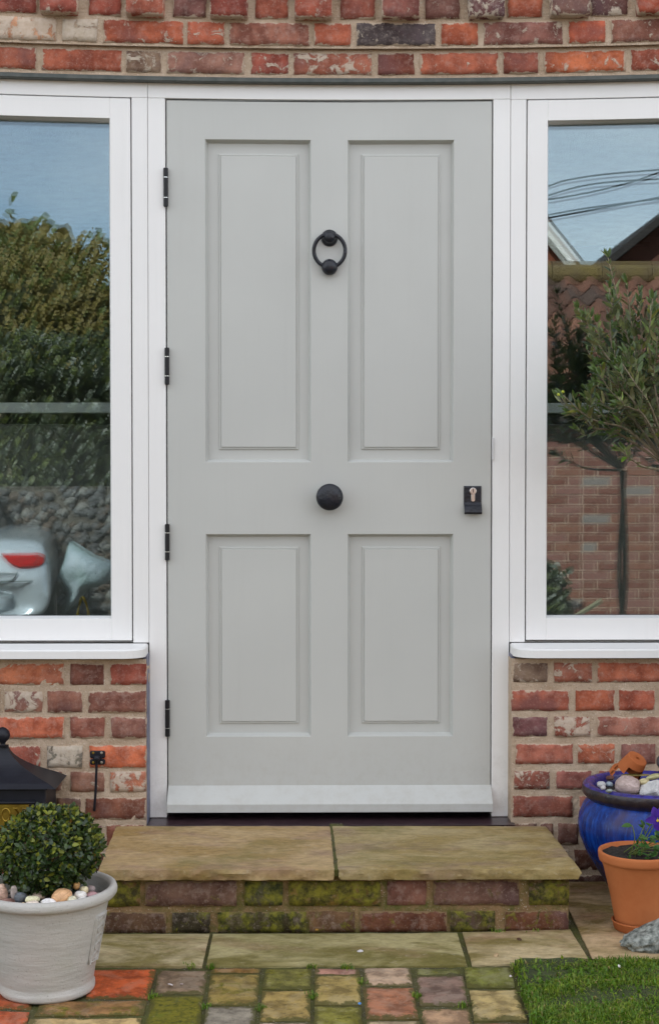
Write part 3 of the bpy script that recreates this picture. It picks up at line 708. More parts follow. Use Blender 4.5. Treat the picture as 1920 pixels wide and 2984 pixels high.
# ------------------------------------------------------------------ step and paving
HS = 0.161
def slab_mesh(name, quad, zt, th, mt, parent, nx=30, ny=14, amp=.0025, edge=.004, color=(1, 1, 1, 1), chip=0, seed=0, slope=0):
    """riven slab on four ground corners (front-left, front-right, back-right, back-left)"""
    A, B_, C_, D_ = [Vector((*q, 0)) for q in quad]; vs = []; fs = []
    def P(u, v): return (A*(1-u)+B_*u)*(1-v)+(D_*(1-u)+C_*u)*v
    mu = Vector((seed*3.7, seed, 0)); ctr = P(.5, .5)
    for j in range(ny+1):
        for i in range(nx+1):
            u, v = i/nx, j/ny; p = P(u, v); z = zt+mnoise.noise(Vector((p.x*9, p.y*14, seed)))*amp+mnoise.noise(Vector((p.x*45, p.y*60, seed)))*amp*.35
            bd = (i in (0, nx)) or (j in (0, ny)); b2 = (i in (1, nx-1)) or (j in (1, ny-1))
            if bd:
                z -= edge
                k = mnoise.noise(Vector((p.x*26, p.y*26, seed+4)))*(edge*.9+chip*(1 if j == 0 else .3)); d = (ctr-p).normalized(); p = p+d*abs(k)
            vs.append((p.x, p.y, z))
    for j in range(ny):
        for i in range(nx): a = j*(nx+1)+i; fs.append((a, a+1, a+nx+2, a+nx+1))
    ring = [i for i in range(nx+1)]+[(j+1)*(nx+1)-1 for j in range(1, ny+1)]+[ny*(nx+1)+i for i in range(nx-1, -1, -1)]+[j*(nx+1) for j in range(ny-1, 0, -1)]
    layers = 3 if chip else 1; prev = ring
    for l in range(1, layers+1):
        cur = []
        for r_ in ring:
            p = Vector(vs[r_]); d = Vector((ctr.x-p.x, ctr.y-p.y, 0)).normalized()
            k = ((mnoise.noise(Vector((p.x*28, p.y*28, l*2.1+seed)))+.7*mnoise.noise(Vector((p.x*85, p.y*85, l*3.1+seed))))*chip*1.2-(chip*.3 if l == 1 else -chip*.5*(l == layers))) if chip else .001
            cur.append(len(vs)); vs.append((p.x+d.x*k, p.y+d.y*k, zt-edge-(th-edge)*l/layers))
        n = len(ring)
        for i in range(n): fs.append((prev[(i+1) % n], prev[i], cur[i], cur[(i+1) % n]))
        prev = cur
    fs.append(tuple(reversed(prev)))
    fs = [f for f in fs]
    o = obj(name, vs, fs, mt, parent, smooth=True); o.color = color
    try: o.data.set_sharp_from_angle(angle=R_(38))
    except Exception: pass
    return o
YSF = onZ(960, 2531, HS)[1]                   # front edge of the treads
st = thing('doorstep', 'sandstone slab doorstep on mossy red brickwork below the door', 'step', (0, -.3, 0))
fl, fm0, fm1, frr = onZ(287, 2533, HS), onZ(975, 2532, HS), onZ(985, 2532, HS), onZ(1690, 2530, HS)
bl, bm0, bm1, brr = onZ(339, 2404, HS), onZ(962, 2404, HS), onZ(968, 2404, HS), onZ(1590, 2404, HS)
slab_mesh('tread_slab', (fl, fm0, (bm0[0], bm0[1]), bl), HS, .028, STONE, st, 60, 26, .0016, .003, (1.06, 1.0, .98, 1), .0055, 1)
slab_mesh('tread_slab', (fm1, frr, (brr[0], brr[1]), bm1), HS, .028, STONE, st, 60, 26, .0016, .003, (.93, .97, .92, 1), .0055, 5)
b = MB(); longbar(b, fm0[0]-.005, bm1[0]+.03, YSF+.005, -.095, HS-.02, HS-.004, 0, 1); b.build('slab_joint', JOINT, st)
YS = YSF+.032
def q1(v): return v/2.406
def q2(v): return 600+v/2.265
def q3(v): return 1240+v/2.265
rowA = [(q1(735), q1(985), '7a5634', .95), (q1(1015), q1(1015)+270, '6f5048', .35), (q2(255), q2(510), '4c4c30', .85), (q2(545), q2(1155), '7c5c26', .9), (q2(1195), q2(1455), '7e5048', .3),
        (q2(1500), q3(620), '6e4c46', .35), (q3(680), q3(945), '6a5030', .8)]
rowB = [(300, q1(1165), '5c4030', .35), (q1(1205), q1(1475), '3c3424', .55), (q2(75), q2(665), '453c24', .7), (q2(680), q2(985), '6e4e36', .5), (q2(1010), q3(145), '683c2c', .35),
        (q3(158), q3(460), '524028', .75), (q3(520), q3(945), '6c402c', .5)]
for (y0, y1, rw) in ((2567, 2641, rowA), (2657, 2712, rowB)):
    for (a, c_, col, al) in rw:
        put_brick(st, rX(a, y0, YS), rX(c_, y0, YS), rZ(y1, YS)-(.006 if rw is rowB else 0), rZ(y0, YS), YS, bc(col, 1.0, .1), al, 1, False)
xs0, xs1 = rX(302, 2640, YS), rX(1656, 2640, YS)
b = MB(); mortar_panel(b, xs0, xs1, -.03, HS-.0275, YS+.005, -YS-.09, .0015, False); b.build('mortar', MORTARS, st)
# end bricks of the step (its flanks)
for (z0, z1, s) in ((rZ(2712, YS), rZ(2657, YS), 0), (rZ(2641, YS), rZ(2567, YS), .5)):
    for xe, sg in ((xs0, 1), (xs1, -1)):
        for k in range(2):
            y = YS+.125+k*.23+s*.0; 
            if y > -.2: continue
            M = Matrix.Translation((xe+sg*.045, y+.1, (z0+z1)/2)) @ Matrix.Rotation(R_(90), 4, 'Z') @ Matrix.Diagonal((.9, 1, (z1-z0)/.0645, 1))
            place('brick', rnd.choice(BANK[(1, 1)]), M, st, (*lin('6a4838', 1.3), .5))

# ground
def gmesh(name, xs, ys, zf, mt, kind='structure'):
    vs = [(x, y, zf(x, y)) for y in ys for x in xs]; nx = len(xs); fs = []
    for j in range(len(ys)-1):
        for i in range(nx-1): a = j*nx+i; fs.append((a, a+1, a+nx+1, a+nx))
    o = obj(name, vs, fs, mt, None, smooth=True); o['kind'] = kind; return o
def gz(x, y):
    t = min(max((-y-4.9)/1.4, 0), 1); return -.022-.38*t*t*(3-2*t)
GND = simple('soil_and_gravel', (.055, .047, .034), .95, 0, 40, .01, (.09, .08, .06), cs=1.5)
gmesh('ground', [-90, -30, -12, -6, -3, -1.5, 0, 1.5, 3, 6, 12, 30, 90], [.2, -.5, -1.5, -3, -4.5, -4.9, -5.2, -5.5, -5.8, -6.1, -6.3, -7, -9, -14, -30, -90], gz, GND)
pv = thing('pavement', 'sandstone flags and weathered brick pavers in front of the step', 'paving', (0, -.9, 0)); pv['kind'] = 'structure'
del pv['category']
def G(px, py): return onZ(px, py, 0)
ga = .006
flags = [((-140, 2813), (590, 2813), (612, 2719), (60, 2719), (1.0, 1.02, 1.0), 11), ((601, 2813), (1361, 2811), (1331, 2716), (621, 2719), (.80, .85, .70), 12),
         ((1375, 2811), (1716, 2795), (1660, 2705), (1346, 2714), (1.0, .97, .92), 13)]
for (a, b_, c, d, col, sd_) in flags:
    bk_ = [G(*a), G(*b_), G(*c), G(*d)]
    bk_[2] = (bk_[2][0], bk_[2][1]+.0); bk_[3] = (bk_[3][0], bk_[3][1])
    slab_mesh('paving_slab', bk_, 0.0, .02, FLAG, pv, 44, 16, .0012, .002, (*col, 1), 0, sd_)
slab_mesh('paving_slab', [G(1731, 2803), G(2120, 2806), (1.75, -.11), (G(1662, 2660)[0]+.01, -.11)], 0, .02, FLAG, pv, 40, 30, .0012, .002, (.98, .86, .82, 1), 0, 14)
slab_mesh('paving_slab', [(-1.6, G(0, 2813)[1]+.002), (G(-150, 2813)[0], G(0, 2813)[1]+.002), (G(-150, 2813)[0], -.11), (-1.6, -.11)], 0, .02, FLAG, pv, 20, 20, .0012, .002, (.9, .9, .85, 1), 0, 15)
slab_mesh('paving_slab', [(G(-140, 2813)[0], G(0, 2719)[1]+.008), (G(300, 2719)[0]-.02, G(0, 2719)[1]+.008), (G(300, 2719)[0]-.02, -.11), (G(-140, 2813)[0], -.11)], 0, .02, FLAG, pv, 20, 20, .0012, .002, (.9, .9, .85, 1), 0, 16)
PV = [  # four photo corners: front-left, front-right, back-right, back-left, colour, moss
 ((250, 2905), (432, 2905), (457, 2819), (262, 2821), 'bc5c34', .04), ((449, 2889), (598, 2890), (607, 2819), (461, 2819), '8c7862', .25),
 ((415, 3010), (582, 3010), (593, 2895), (441, 2894), '5e6420', .88), ((100, 2957), (420, 2953), (429, 2911), (120, 2915), '8c6a44', .62),
 ((60, 3040), (408, 3040), (415, 2960), (86, 2964), 'b8a070', .2), ((-60, 3010), (72, 3010), (88, 2944), (-60, 2938), 'b85c38', .08), ((-60, 2932), (92, 2936), (110, 2824), (-60, 2824), 'b05a38', .3),
 ((613, 2829), (757, 2829), (761, 2816), (616, 2816), '8a6838', .4), ((602, 2923), (752, 2925), (757, 2832), (613, 2832), '8c7a44', .55), ((590, 3020), (740, 3020), (748, 2928), (601, 2927), '8c8678', .25),
 ((764, 2877), (906, 2877), (908, 2816), (775, 2816), '76743c', .55), ((757, 2970), (905, 2970), (906, 2881), (764, 2881), '9a8650', .35), ((750, 3050), (904, 3050), (904, 2976), (757, 2976), 'a89484', .3),
 ((916, 2832), (1050, 2832), (1048, 2816), (916, 2816), 'a07868', .3), ((917, 2923), (1052, 2923), (1050, 2836), (917, 2836), '9a8852', .4), ((914, 3020), (1062, 3020), (1053, 2928), (916, 2928), '7e7c38', .55),
 ((1062, 2866), (1203, 2866), (1195, 2814), (1060, 2816), 'b09880', .3), ((1066, 2964), (1220, 2964), (1204, 2871), (1056, 2871), 'a06c50', .22), ((1072, 3050), (1236, 3050), (1222, 2972), (1068, 2972), 'b4a484', .2),
 ((1213, 2833), (1347, 2833), (1345, 2814), (1208, 2814), '6e7040', .5), ((1222, 2926), (1364, 2926), (1350, 2838), (1213, 2838), '806a5e', .22), ((1234, 3020), (1385, 3020), (1366, 2932), (1226, 2932), 'ac8e70', .3),
 ((1360, 2873), (1500, 2873), (1490, 2815), (1350, 2815), '707438', .5), ((1380, 2970), (1536, 2970), (1504, 2880), (1366, 2880), 'ac9a68', .3), ((1396, 3050), (1562, 3050), (1540, 2976), (1382, 2976), 'a86a50', .25)]
for k, (a, b_, c, d, col, al) in enumerate(PV):
    big = abs(b_[0]-a[0]) > 250
    o = slab_mesh('paver', [G(*a), G(*b_), G(*c), G(*d)], rnd.uniform(-.0035, .001), .03, PAVER, pv, 14, 10 if abs(a[1]-d[1]) > 30 else 3, .0018, .0035, (*lin(col, 1.12), al), 0, 20+k)
cols = [(-60, 60), (100, 408), (430, 576), (590, 738), (750, 902), (916, 1066), (1076, 1238), (1240, 1390), (1402, 1568)]
for (a, b_) in cols:                          # the path runs on towards the camera
    xa, y0 = G(a, 3052); xb, _ = G(b_, 3052); y = y0-.004+rnd.uniform(-.03, 0)
    for q in range(5):
        ln = rnd.choice((.108, .222, .222)); 
        slab_mesh('paver', [(xa, y-ln), (xb, y-ln), (xb, y), (xa, y)], rnd.uniform(-.003, .001), .03, PAVER, pv, 8, 8, .0018, .0035, (*lin(rnd.choice(['8c7a44', 'a06c50', 'b09880', '7e7c38', '8c8678', 'ac9a68']), 1.1), rnd.uniform(.2, .6)), 0, rnd.random()*90)
        y -= ln+.009
b = MB(); xA, xB = -1.62, 1.75
nx, ny = 170, 90; vs = []; fs = []
for j in range(ny+1):
    for i in range(nx+1):
        x = xA+(xB-xA)*i/nx; y = -.1-(1.9)*j/ny
        vs.append((x, y, -.0065+mnoise.noise(Vector((x*40, y*40, 2)))*.0035+mnoise.noise(Vector((x*9, y*9, 7)))*.002))
for j in range(ny):
    for i in range(nx): a = j*(nx+1)+i; fs.append((a, a+nx+1, a+nx+2, a+1))
b.add(vs, fs); b.build('joint_bed', JOINT, pv, smooth=True)

# ------------------------------------------------------------------ lawn
def lawn_edge(y):                             # left edge of the lawn at a given y
    (xa, ya), (xb, yb) = G(1500, 2815), G(1562, 2984); return xa+(xb-xa)*(y-ya)/(yb-ya)
LY = G(1600, 2812)[1]
lvs = []; 
ys = [LY+.006-(LY+.006+3.9)*(j/60)**1.5 for j in range(61)]
vs = []; fs = []; nx = 50
for j, y in enumerate(ys):
    x0 = lawn_edge(y)+.006*mnoise.noise(Vector((y*20, 0, 0)))
    for i in range(nx+1):
        x = x0+(4.5-x0)*(i/nx)**2.0
        vs.append((x, y, .004+.008*min(1, i/3)+mnoise.noise(Vector((x*14, y*14, 0)))*.005 if i else -.012))
for j in range(60):
    for i in range(nx): a = j*(nx+1)+i; fs.append((a, a+nx+1, a+nx+2, a+1))
TURF = simple('turf_soil', (.03, .04, .012), .95, 0, 90, .006, (.06, .08, .02), cs=25)
o = obj('lawn', vs, fs, TURF, None, smooth=True); o['kind'] = 'structure'
mb = MB(); g_ = random.Random(3)
def blade(x, y, z, h, big=1.0):
    a = g_.uniform(0, 6.283); ln = g_.uniform(.2, 1.1); wdt = g_.uniform(.0009, .0017)*big
    dx, dy = math.cos(a), math.sin(a); px_, py_ = -dy*wdt, dx*wdt
    t = h*ln*.75; p1 = (x+dx*t*.35, y+dy*t*.35, z+h*.62); p2 = (x+dx*t, y+dy*t, z+h*max(.25, 1-.45*ln))
    nb = mnoise.noise(Vector((x*16, y*16, 5)))
    m = 2 if g_.random() < .07 else (1 if g_.random() < .35+nb*.5 else 0)
    mb.add([(x-px_, y-py_, z), (x+px_, y+py_, z), (p1[0]+px_*.8, p1[1]+py_*.8, p1[2]), (p1[0]-px_*.8, p1[1]-py_*.8, p1[2]), p2], [(0, 1, 2, 3), (3, 2, 4)], m)
cnt = 0
while cnt < 62000:
    y = LY-g_.random()**.9*.62; x = lawn_edge(y)+g_.random()*.62-.012*g_.random()-.01*max(0, mnoise.noise(Vector((y*30, 2, 0))))
    d = mnoise.noise(Vector((x*7, y*9, 1)))
    bx, by = G(1585, 2850)
    if math.hypot((x-bx)/.06, (y-by)/.05)+.5*mnoise.noise(Vector((x*40, y*40, 0))) < 1 and g_.random() < .93: cnt += 1; continue
    if d < -.12 and g_.random() < .6: cnt += 1; continue
    blade(x, y, .002, g_.uniform(.010, .026)*(1+d*.6)); cnt += 1
for _ in range(15000):
    y = LY-g_.random()*3.2; x = lawn_edge(y)+g_.random()**1.3*4
    blade(x, y, .002, g_.uniform(.015, .035), 2.2)
for _ in range(500):                          # tufts in the paving joints
    px, py = g_.choice([(620, 2815), (555, 2812), (905, 2815), (1010, 2815), (760, 2935), (1055, 2860), (1215, 2900), (600, 2930), (1350, 2925), (910, 2900), (1500, 2816), (1560, 2712), (1450, 2713), (445, 2900)])
    x, y = G(px+g_.gauss(0, 9), py+g_.gauss(0, 3)); blade(x, y, -.006, g_.uniform(.008, .018), .8)
mb.build('grass', GRS, None, kind='stuff', smooth=False)

# ------------------------------------------------------------------ leaves
def leaf_verts(L_, W_, fold=.25, curl=.15, tip=1.0, st=(0, .18, .42, .68, .88, 1)):
    vs = []; fs = []
    for k, t in enumerate(st):
        wd = W_*(math.sin(math.pi*min(t**.85, 1))**.8 if 0 < t < 1 else 0)
        z = -curl*t*t*L_
        if wd == 0: vs.append((0, t*L_, z))
        else: vs += [(-wd, t*L_, z+fold*wd), (0, t*L_, z), (wd, t*L_, z+fold*wd)]
    n = len(st)-2
    fs += [(0, 2, 1), (0, 3, 2)]
    for k in range(n-1):
        a = 1+3*k; fs += [(a, a+1, a+4, a+3), (a+1, a+2, a+5, a+4)]
    a = 1+3*(n-1); e = len(vs)-1; fs += [(a, a+1, e), (a+1, a+2, e)]
    return vs, fs
def frameM(pos, d, nrm, s):
    d = Vector(d).normalized(); n = Vector(nrm); n = (n-d*n.dot(d))
    if n.length < 1e-4: n = d.orthogonal()
    n.normalize(); x = d.cross(n)
    return Matrix(((x.x*s, d.x*s, n.x*s, pos[0]), (x.y*s, d.y*s, n.y*s, pos[1]), (x.z*s, d.z*s, n.z*s, pos[2]), (0, 0, 0, 1)))
def foliage(parent, frames, lv, mats, nparts, name='leaf', rest='foliage', score=None, sm=True):
    """frames: (matrix, material index). The nparts that show largest become parts, the rest one joined part"""
    vs, fs = lv; meshes = []
    for m in mats:
        me = bpy.data.meshes.new(name); me.from_pydata(vs, [], fs); me.materials.append(m); me.update()
        if sm: me.polygons.foreach_set('use_smooth', [True]*len(me.polygons))
        meshes.append(me)
    fr_ = sorted(frames, key=lambda f: score(f) if score else (f[0].translation-CAM).length)
    for M, mi in fr_[:nparts]: place(name, meshes[mi], M, parent)
    rs = fr_[nparts:]
    if rs:
        V = np.array([(*v, 1) for v in vs]); allv = []; allf = []; mi_ = []; nv = len(vs)
        for q, (M, mi) in enumerate(rs):
            allv.append((V @ np.array(M).T)[:, :3]); allf += [tuple(i+q*nv for i in f) for f in fs]; mi_ += [mi]*len(fs)
        A = np.concatenate(allv).tolist()
        obj(rest, A, allf, mats, parent, midx=mi_, smooth=sm, kind='stuff')

def rot_profile(prof): return prof
# grey pot with clipped box ball
gp = Vector((*onZ(134, 2905, 0), 0)); gp.y = CAM.y+3.245; gp.x = CAM.x+ (134-903)/FPX*3.245
pot = thing('plant_pot', 'pale grey speckled stoneware pot with a raised stamp, left of the step', 'plant pot', gp)
b = MB(); T = Matrix.Translation(gp)
lathe(b, [(.094, 0), (.1015, .001), (.1035, .006), (.1035, .015), (.0995, .021), (.1010, .027), (.108, .07), (.118, .12), (.127, .165), (.1345, .198), (.137, .205)], 72, T, cap1=False, wob=.006)
b.build('pot_body', WARE, pot, smooth=True)
b = MB(); lathe(b, [(.136, .200), (.146, .203), (.151, .209), (.152, .217), (.149, .225), (.143, .228), (.137, .226), (.133, .220), (.131, .208), (.128, .19), (.126, .178)], 72, T, cap0=False, cap1=False, wob=.005)
b.build('rim', WARE, pot, smooth=True)
b = MB(); lathe(b, [(.129, .187), (.09, .192), (.04, .194), (.002, .195)], 40, T, cap0=False, wob=.03); b.build('soil', DIRT, pot, smooth=True)
# raised stamp on the side
b = MB(); az = R_(-17); stamp = []
def potR(h): return .1005+(h-.02)*(.1345-.1005)/(.198-.02)
def onpot(da, h, out): 
    a = az+da; r = potR(h)+out; return (gp.x+r*math.cos(a), gp.y+r*math.sin(a), h)
hs = [.068+i*(.108/8) for i in range(9)]
vs = []; fs = []
for h in hs:
    for da, o_ in ((-.19, -.001), (-.185, .002), (-.09, .0024), (0, .0026), (.09, .0024), (.185, .002), (.19, -.001)): vs.append(onpot(da, h, o_))
for k in range(8):
    for i in range(6): a = k*7+i; fs.append((a, a+1, a+8, a+7))
fs += [tuple(range(6, -1, -1)), tuple(8*7+i for i in range(7))]
b.add(vs, fs)
for da in (-.16, .16): tube(b, [onpot(da, h, .0028) for h in hs], .0016, 6)
for h in (.072, .172): tube(b, [onpot(-.16+.32*i/6, h, .0028) for i in range(7)], .0016, 6)
for k in range(5):
    hc = .085+k*.019; pts = [onpot(.10*math.cos(t_)*(1 if k % 2 else -1), hc+.0085*math.sin(t_), .0030) for t_ in [5.0*i/12 for i in range(13)]]; tube(b, pts, .0013, 6)
b.build('stamp', WARE, pot, smooth=True)

bcen = Vector((gp.x+.004, gp.y, (CAM.z-(2480-1381)/FPX*3.245)))
bush = thing('box_ball', 'clipped round boxwood ball growing in the pale grey pot', 'shrub', (gp.x, gp.y, .195))
frames = []; g_ = random.Random(12)
BR = (.112, .112, .092)
for i in range(5600):
    z = g_.uniform(-1, 1); a = g_.uniform(0, 2*math.pi); r = math.sqrt(1-z*z)
    d = Vector((r*math.cos(a), r*math.sin(a), z))
    lump = 1+.09*mnoise.noise(d*2.2)+.09*mnoise.noise(d*6)
    rr = (1-g_.random()**1.6*.34)*lump*(1.07 if g_.random() < .03 else 1)
    p = bcen+Vector((d.x*BR[0], d.y*BR[1], d.z*BR[2]*(1 if z > 0 else .97)))*rr
    if p.z < .215: continue
    dr_ = (d*.75+Vector((g_.gauss(0, .7), g_.gauss(0, .7), g_.gauss(.15, .7))))
    nn = d+Vector((g_.gauss(0, .55), g_.gauss(0, .55), g_.gauss(.3, .55)))
    top = z+g_.gauss(0, .35)
    m = 3 if g_.random() < .008 else (2 if (g_.random() < (.42 if top > .3 else .12) and rr > .86) else (1 if g_.random() < .42 else 0))  # yellow-green leaves come more often towards the top
    frames.append((frameM(p, dr_, nn, g_.uniform(.65, 1.2)), m))
foliage(bush, frames, leaf_verts(.0130, .0043, .25, .2), BOXL, 300)
b = MB()
for i in range(34):
    z = g_.uniform(-.5, 1); a = g_.uniform(0, 6.28); r = math.sqrt(max(0, 1-z*z)); d = Vector((r*math.cos(a), r*math.sin(a), z))
    p0 = Vector((gp.x+g_.gauss(0, .008), gp.y+g_.gauss(0, .008), .19)); p2 = bcen+d*.08; p1 = (p0+p2)/2+Vector((g_.gauss(0, .01), g_.gauss(0, .01), 0)); tube(b, smooth_path([p0, p1, p2], 3), [.0025]*2+[.0015]*5, 5)
b.build('branches', STEM, bush)

# stones
def stone_mesh(seed, lum=.18, sub=3, flat=0):
    bm = bmesh.new(); bmesh.ops.create_icosphere(bm, subdivisions=sub, radius=1)
    for v in bm.verts:
        n_ = mnoise.noise(v.co*1.1+Vector((seed*5.1, seed, 0)))*lum+mnoise.noise(v.co*3+Vector((seed*5.1, seed, 0)))*lum*.25
        v.co *= 1+n_
    if flat:
        bmesh.ops.bisect_plane(bm, geom=bm.verts[:]+bm.edges[:]+bm.faces[:], plane_co=(0, 0, .55), plane_no=(0, 0, 1), clear_outer=True)
    me = bpy.data.meshes.new('pebble'); bm.to_mesh(me); bm.free(); me.materials.append(PEB); me.polygons.foreach_set('use_smooth', [True]*len(me.polygons)); me.update(); return me
STN = [stone_mesh(i) for i in range(7)]
def stone(name, label, cat, p, s, color, group=None, rot=None, mesh=None):
    o = bpy.data.objects.new(name, mesh or STN[rnd.randrange(7)]); COL.objects.link(o); o.location = p; o.scale = s
    o.rotation_euler = rot or (rnd.uniform(-.3, .3), rnd.uniform(-.3, .3), rnd.uniform(0, 3)); o.color = (*color, 1); o['label'] = label; o['category'] = cat
    if group: o['group'] = group
    return o
def at_depth(px, py, d): x, z = onY(px, py, CAM.y+d); return Vector((x, CAM.y+d, z))
gpg = 'pebbles and shells around the box ball'
def gstone(name, label, px, py, rx, rz, dd, col, cat='pebble', ry=None, rot=None):
    d = 3.245+dd; k = d/FPX; stone(name, label, cat, at_depth(px, py, d), (rx*k, (ry or rx)*k, rz*k), tuple(min(.85, x*1.15+.04) for x in lin(col, 1.5)), gpg, rot or (rnd.uniform(-.15, .15), rnd.uniform(-.15, .15), rnd.uniform(-.3, .3)))
s4 = lambda v: v/4.4
gstone('pebble', 'large orange brown marbled pebble in the grey pot', s4(795), 2330+s4(1240), 29, 22, -.098, 'b89068')
gstone('pebble', 'flat chalk white pebble just right of the pot middle', s4(632), 2330+s4(1320), 24, 12, -.118, 'ccccc4')
gstone('pebble', 'second white pebble lying under the flat chalk white one', s4(640), 2330+s4(1362), 22, 9, -.125, 'c4c4bc')
gstone('pebble', 'creamy round pebble touching the orange brown one', s4(930), 2330+s4(1290), 15, 12, -.11, 'd0c0a0')
gstone('pebble', 'white mottled pebble right of the creamy round one', s4(1035), 2330+s4(1230), 19, 14, -.085, 'b8b8b4')
gstone('pebble', 'small bright white pebble against the rim of the grey pot', s4(1065), 2330+s4(1290), 16, 11, -.095, 'd0d4d4')
gstone('pebble', 'pale green pointed pebble behind the white mottled one', s4(1085), 2330+s4(1165), 13, 13, -.06, 'b0a888')
gstone('pebble', 'mauve pink pebble near the right rim of the grey pot', s4(1185), 2330+s4(1225), 18, 11, -.07, '8c6c70')
gstone('pebble', 'small grey green pebble at the right rim of the grey pot', s4(1275), 2330+s4(1245), 11, 8, -.065, 'a4a494')
gstone('pebble', 'grey brown pebble under the leaves near the right rim', s4(1165), 2330+s4(1150), 14, 12, -.03, '7c7070')
gstone('pebble', 'ochre pebble half hidden under the boxwood leaves', s4(985), 2330+s4(1105), 10, 12, -.05, 'b08850')
gstone('seashell', 'cream curled seashell between dark and white pebbles', s4(425), 2330+s4(1285), 22, 12, -.112, 'c8b898', 'shell', 12)
gstone('seashell', 'ribbed pale shell in front of the cream curled one', s4(420), 2330+s4(1345), 22, 11, -.125, 'b8aca0', 'shell', 14)
gstone('seashell', 'small tan shell at the front of the grey pot', s4(305), 2330+s4(1355), 9, 8, -.125, 'b89868', 'shell')
gstone('pebble', 'dark slate blue pebble in the grey pot', s4(265), 2330+s4(1260), 18, 18, -.10, '3c444c')
gstone('pebble', 'flat rusty brown pebble at the front left of the pot', s4(110), 2330+s4(1335), 30, 12, -.085, '7c5c54')
gstone('seashell', 'large pink and cream oyster shell at the left edge', s4(40), 2330+s4(1195), 15, 28, -.065, 'b89c8c', 'shell', 9)
gstone('seashell', 'grey striped shell standing on edge by the oyster shell', s4(185), 2330+s4(1190), 10, 22, -.09, '8c8480', 'shell', 6)
gstone('pebble', 'dull beige pebble deep under the boxwood', s4(500), 2330+s4(1235), 20, 12, -.07, 'a09080')
gstone('pebble', 'low tan pebble peeping over the pot rim in the middle', s4(810), 2330+s4(1355), 14, 8, -.125, 'b8a07c')
def gravel(name, cx0, cy0, z, rmax, n, par_size, seed):
    g3 = random.Random(seed); b = MB(); me = STN[1]; V = [v.co.copy() for v in stone_mesh(3, .18, 1).vertices]; Fx = [tuple(p.vertices) for p in stone_mesh(3, .18, 1).polygons]
    for i in range(n):
        a = g3.uniform(0, 6.28); r = rmax*math.sqrt(g3.random()); k = g3.uniform(.6, 1.3)*par_size; M = Matrix.Rotation(g3.uniform(0, 6), 3, 'Z')
        b.add([Vector((cx0+r*math.cos(a), cy0+r*math.sin(a), z))+M @ Vector((v.x*k*1.2, v.y*k, v.z*k*.7)) for v in V], Fx, g3.randrange(3))
    o = b.build(name, [simple('gravel_grey', (.22, .21, .2), .7), simple('gravel_brown', (.16, .13, .11), .7), simple('gravel_pale', (.42, .38, .32), .7)], None, smooth=True, kind='stuff'); return o
gravel('pot_gravel', gp.x, gp.y, .197, .115, 110, .006, 4)
# ------------------------------------------------------------------ black post box
BX = rX(-8, 2300, -.23); pbz = rZ(2290, -.23)
pb = thing('post_box', 'black post box with swept roof and brass name plate, left edge', 'post box', (BX, -.15, .3))
IRB = simple('satin_black_metal', (.008, .009, .014), .42, 0, 25, .0004, (.012, .013, .02), spec=.3)
hw = rX(135, 2350, -.23)-BX; yf, yb = -.235, YB-.002
b = MB(); vsb, fsb = bev_box(BX-hw, BX+hw, yf, yb, .20, pbz, .002); b.add(vsb, fsb); b.build('body', IRB, pb)
b = MB(); vsb, fsb = bev_box(BX-hw-.006, BX+hw+.006, yf-.006, yb, pbz-.008, pbz+.002, .0015); b.add(vsb, fsb); b.build('cornice', IRB, pb)
# swept roof: levels (t, overhang, height)
b = MB(); ev = .030; zr0, zr1 = pbz+.002, rZ(2172, -.17)
NL = 12; vs = []; fs = []
for k in range(NL+1):
    t = k/NL; s_ = (1-t)**1.9; z = zr0+(zr1-zr0)*t
    hx = .014+(hw+ev-.014)*s_; yfr = -.155-(.075+ev*.8)*s_; ybk = yb-.0*(1-s_)-(.07)*(1-s_)
    if k == 0: z -= .004
    vs += [(BX-hx, yfr, z), (BX+hx, yfr, z), (BX+hx, ybk, z), (BX-hx, ybk, z)]
vs = [(BX-hw-.008, yf-.008, zr0), (BX+hw+.008, yf-.008, zr0), (BX+hw+.008, yb, zr0), (BX-hw-.008, yb, zr0)]+vs
for k in range(NL+1):
    for i in range(4): a = 4*k; j = (i+1) % 4; fs.append((a+i, a+j, a+4+j, a+4+i))
fs.append((3, 2, 1, 0)); e = 4*(NL+1); fs.append((e, e+1, e+2, e+3))
b.add(vs, fs); b.build('roof', IRB, pb)
b = MB(); lathe(b, [(.012, 0), (.007, .006), (.008, .010), (.0175, .020), (.0205, .030), (.0175, .041), (.008, .050), (.002, .052)], 20, Matrix.Translation((BX+.002, -.16, zr1-.002))); b.build('finial', IRB, pb, smooth=True)
zf = rZ(2335, yf)
b = MB(); tube(b, [(BX-hw+.02, yf-.003, zf), (rX(104, 2335, yf), yf-.003, zf)], .0045, 8); b.build('letter_flap', IRB, pb, smooth=True)
px1, pz1 = onY(85, 2340, yf-.003); pz0 = rZ(2412, yf-.003)
b = MB(); vsb, fsb = bev_box(BX-(px1-BX)-.03, px1, yf-.0035, yf, pz0, pz1, .0008); b.add(vsb, fsb); rings(b, [(BX-(px1-BX)-.027, pz0+.003, px1-.003, pz1-.003, yf-.0036), (BX-(px1-BX)-.0262, pz0+.0038, px1-.0038, pz1-.0038, yf-.0046), (BX-(px1-BX)-.0254, pz0+.0046, px1-.0046, pz1-.0046, yf-.0036)])
pl = b.build('name_plate', BRASS, pb)
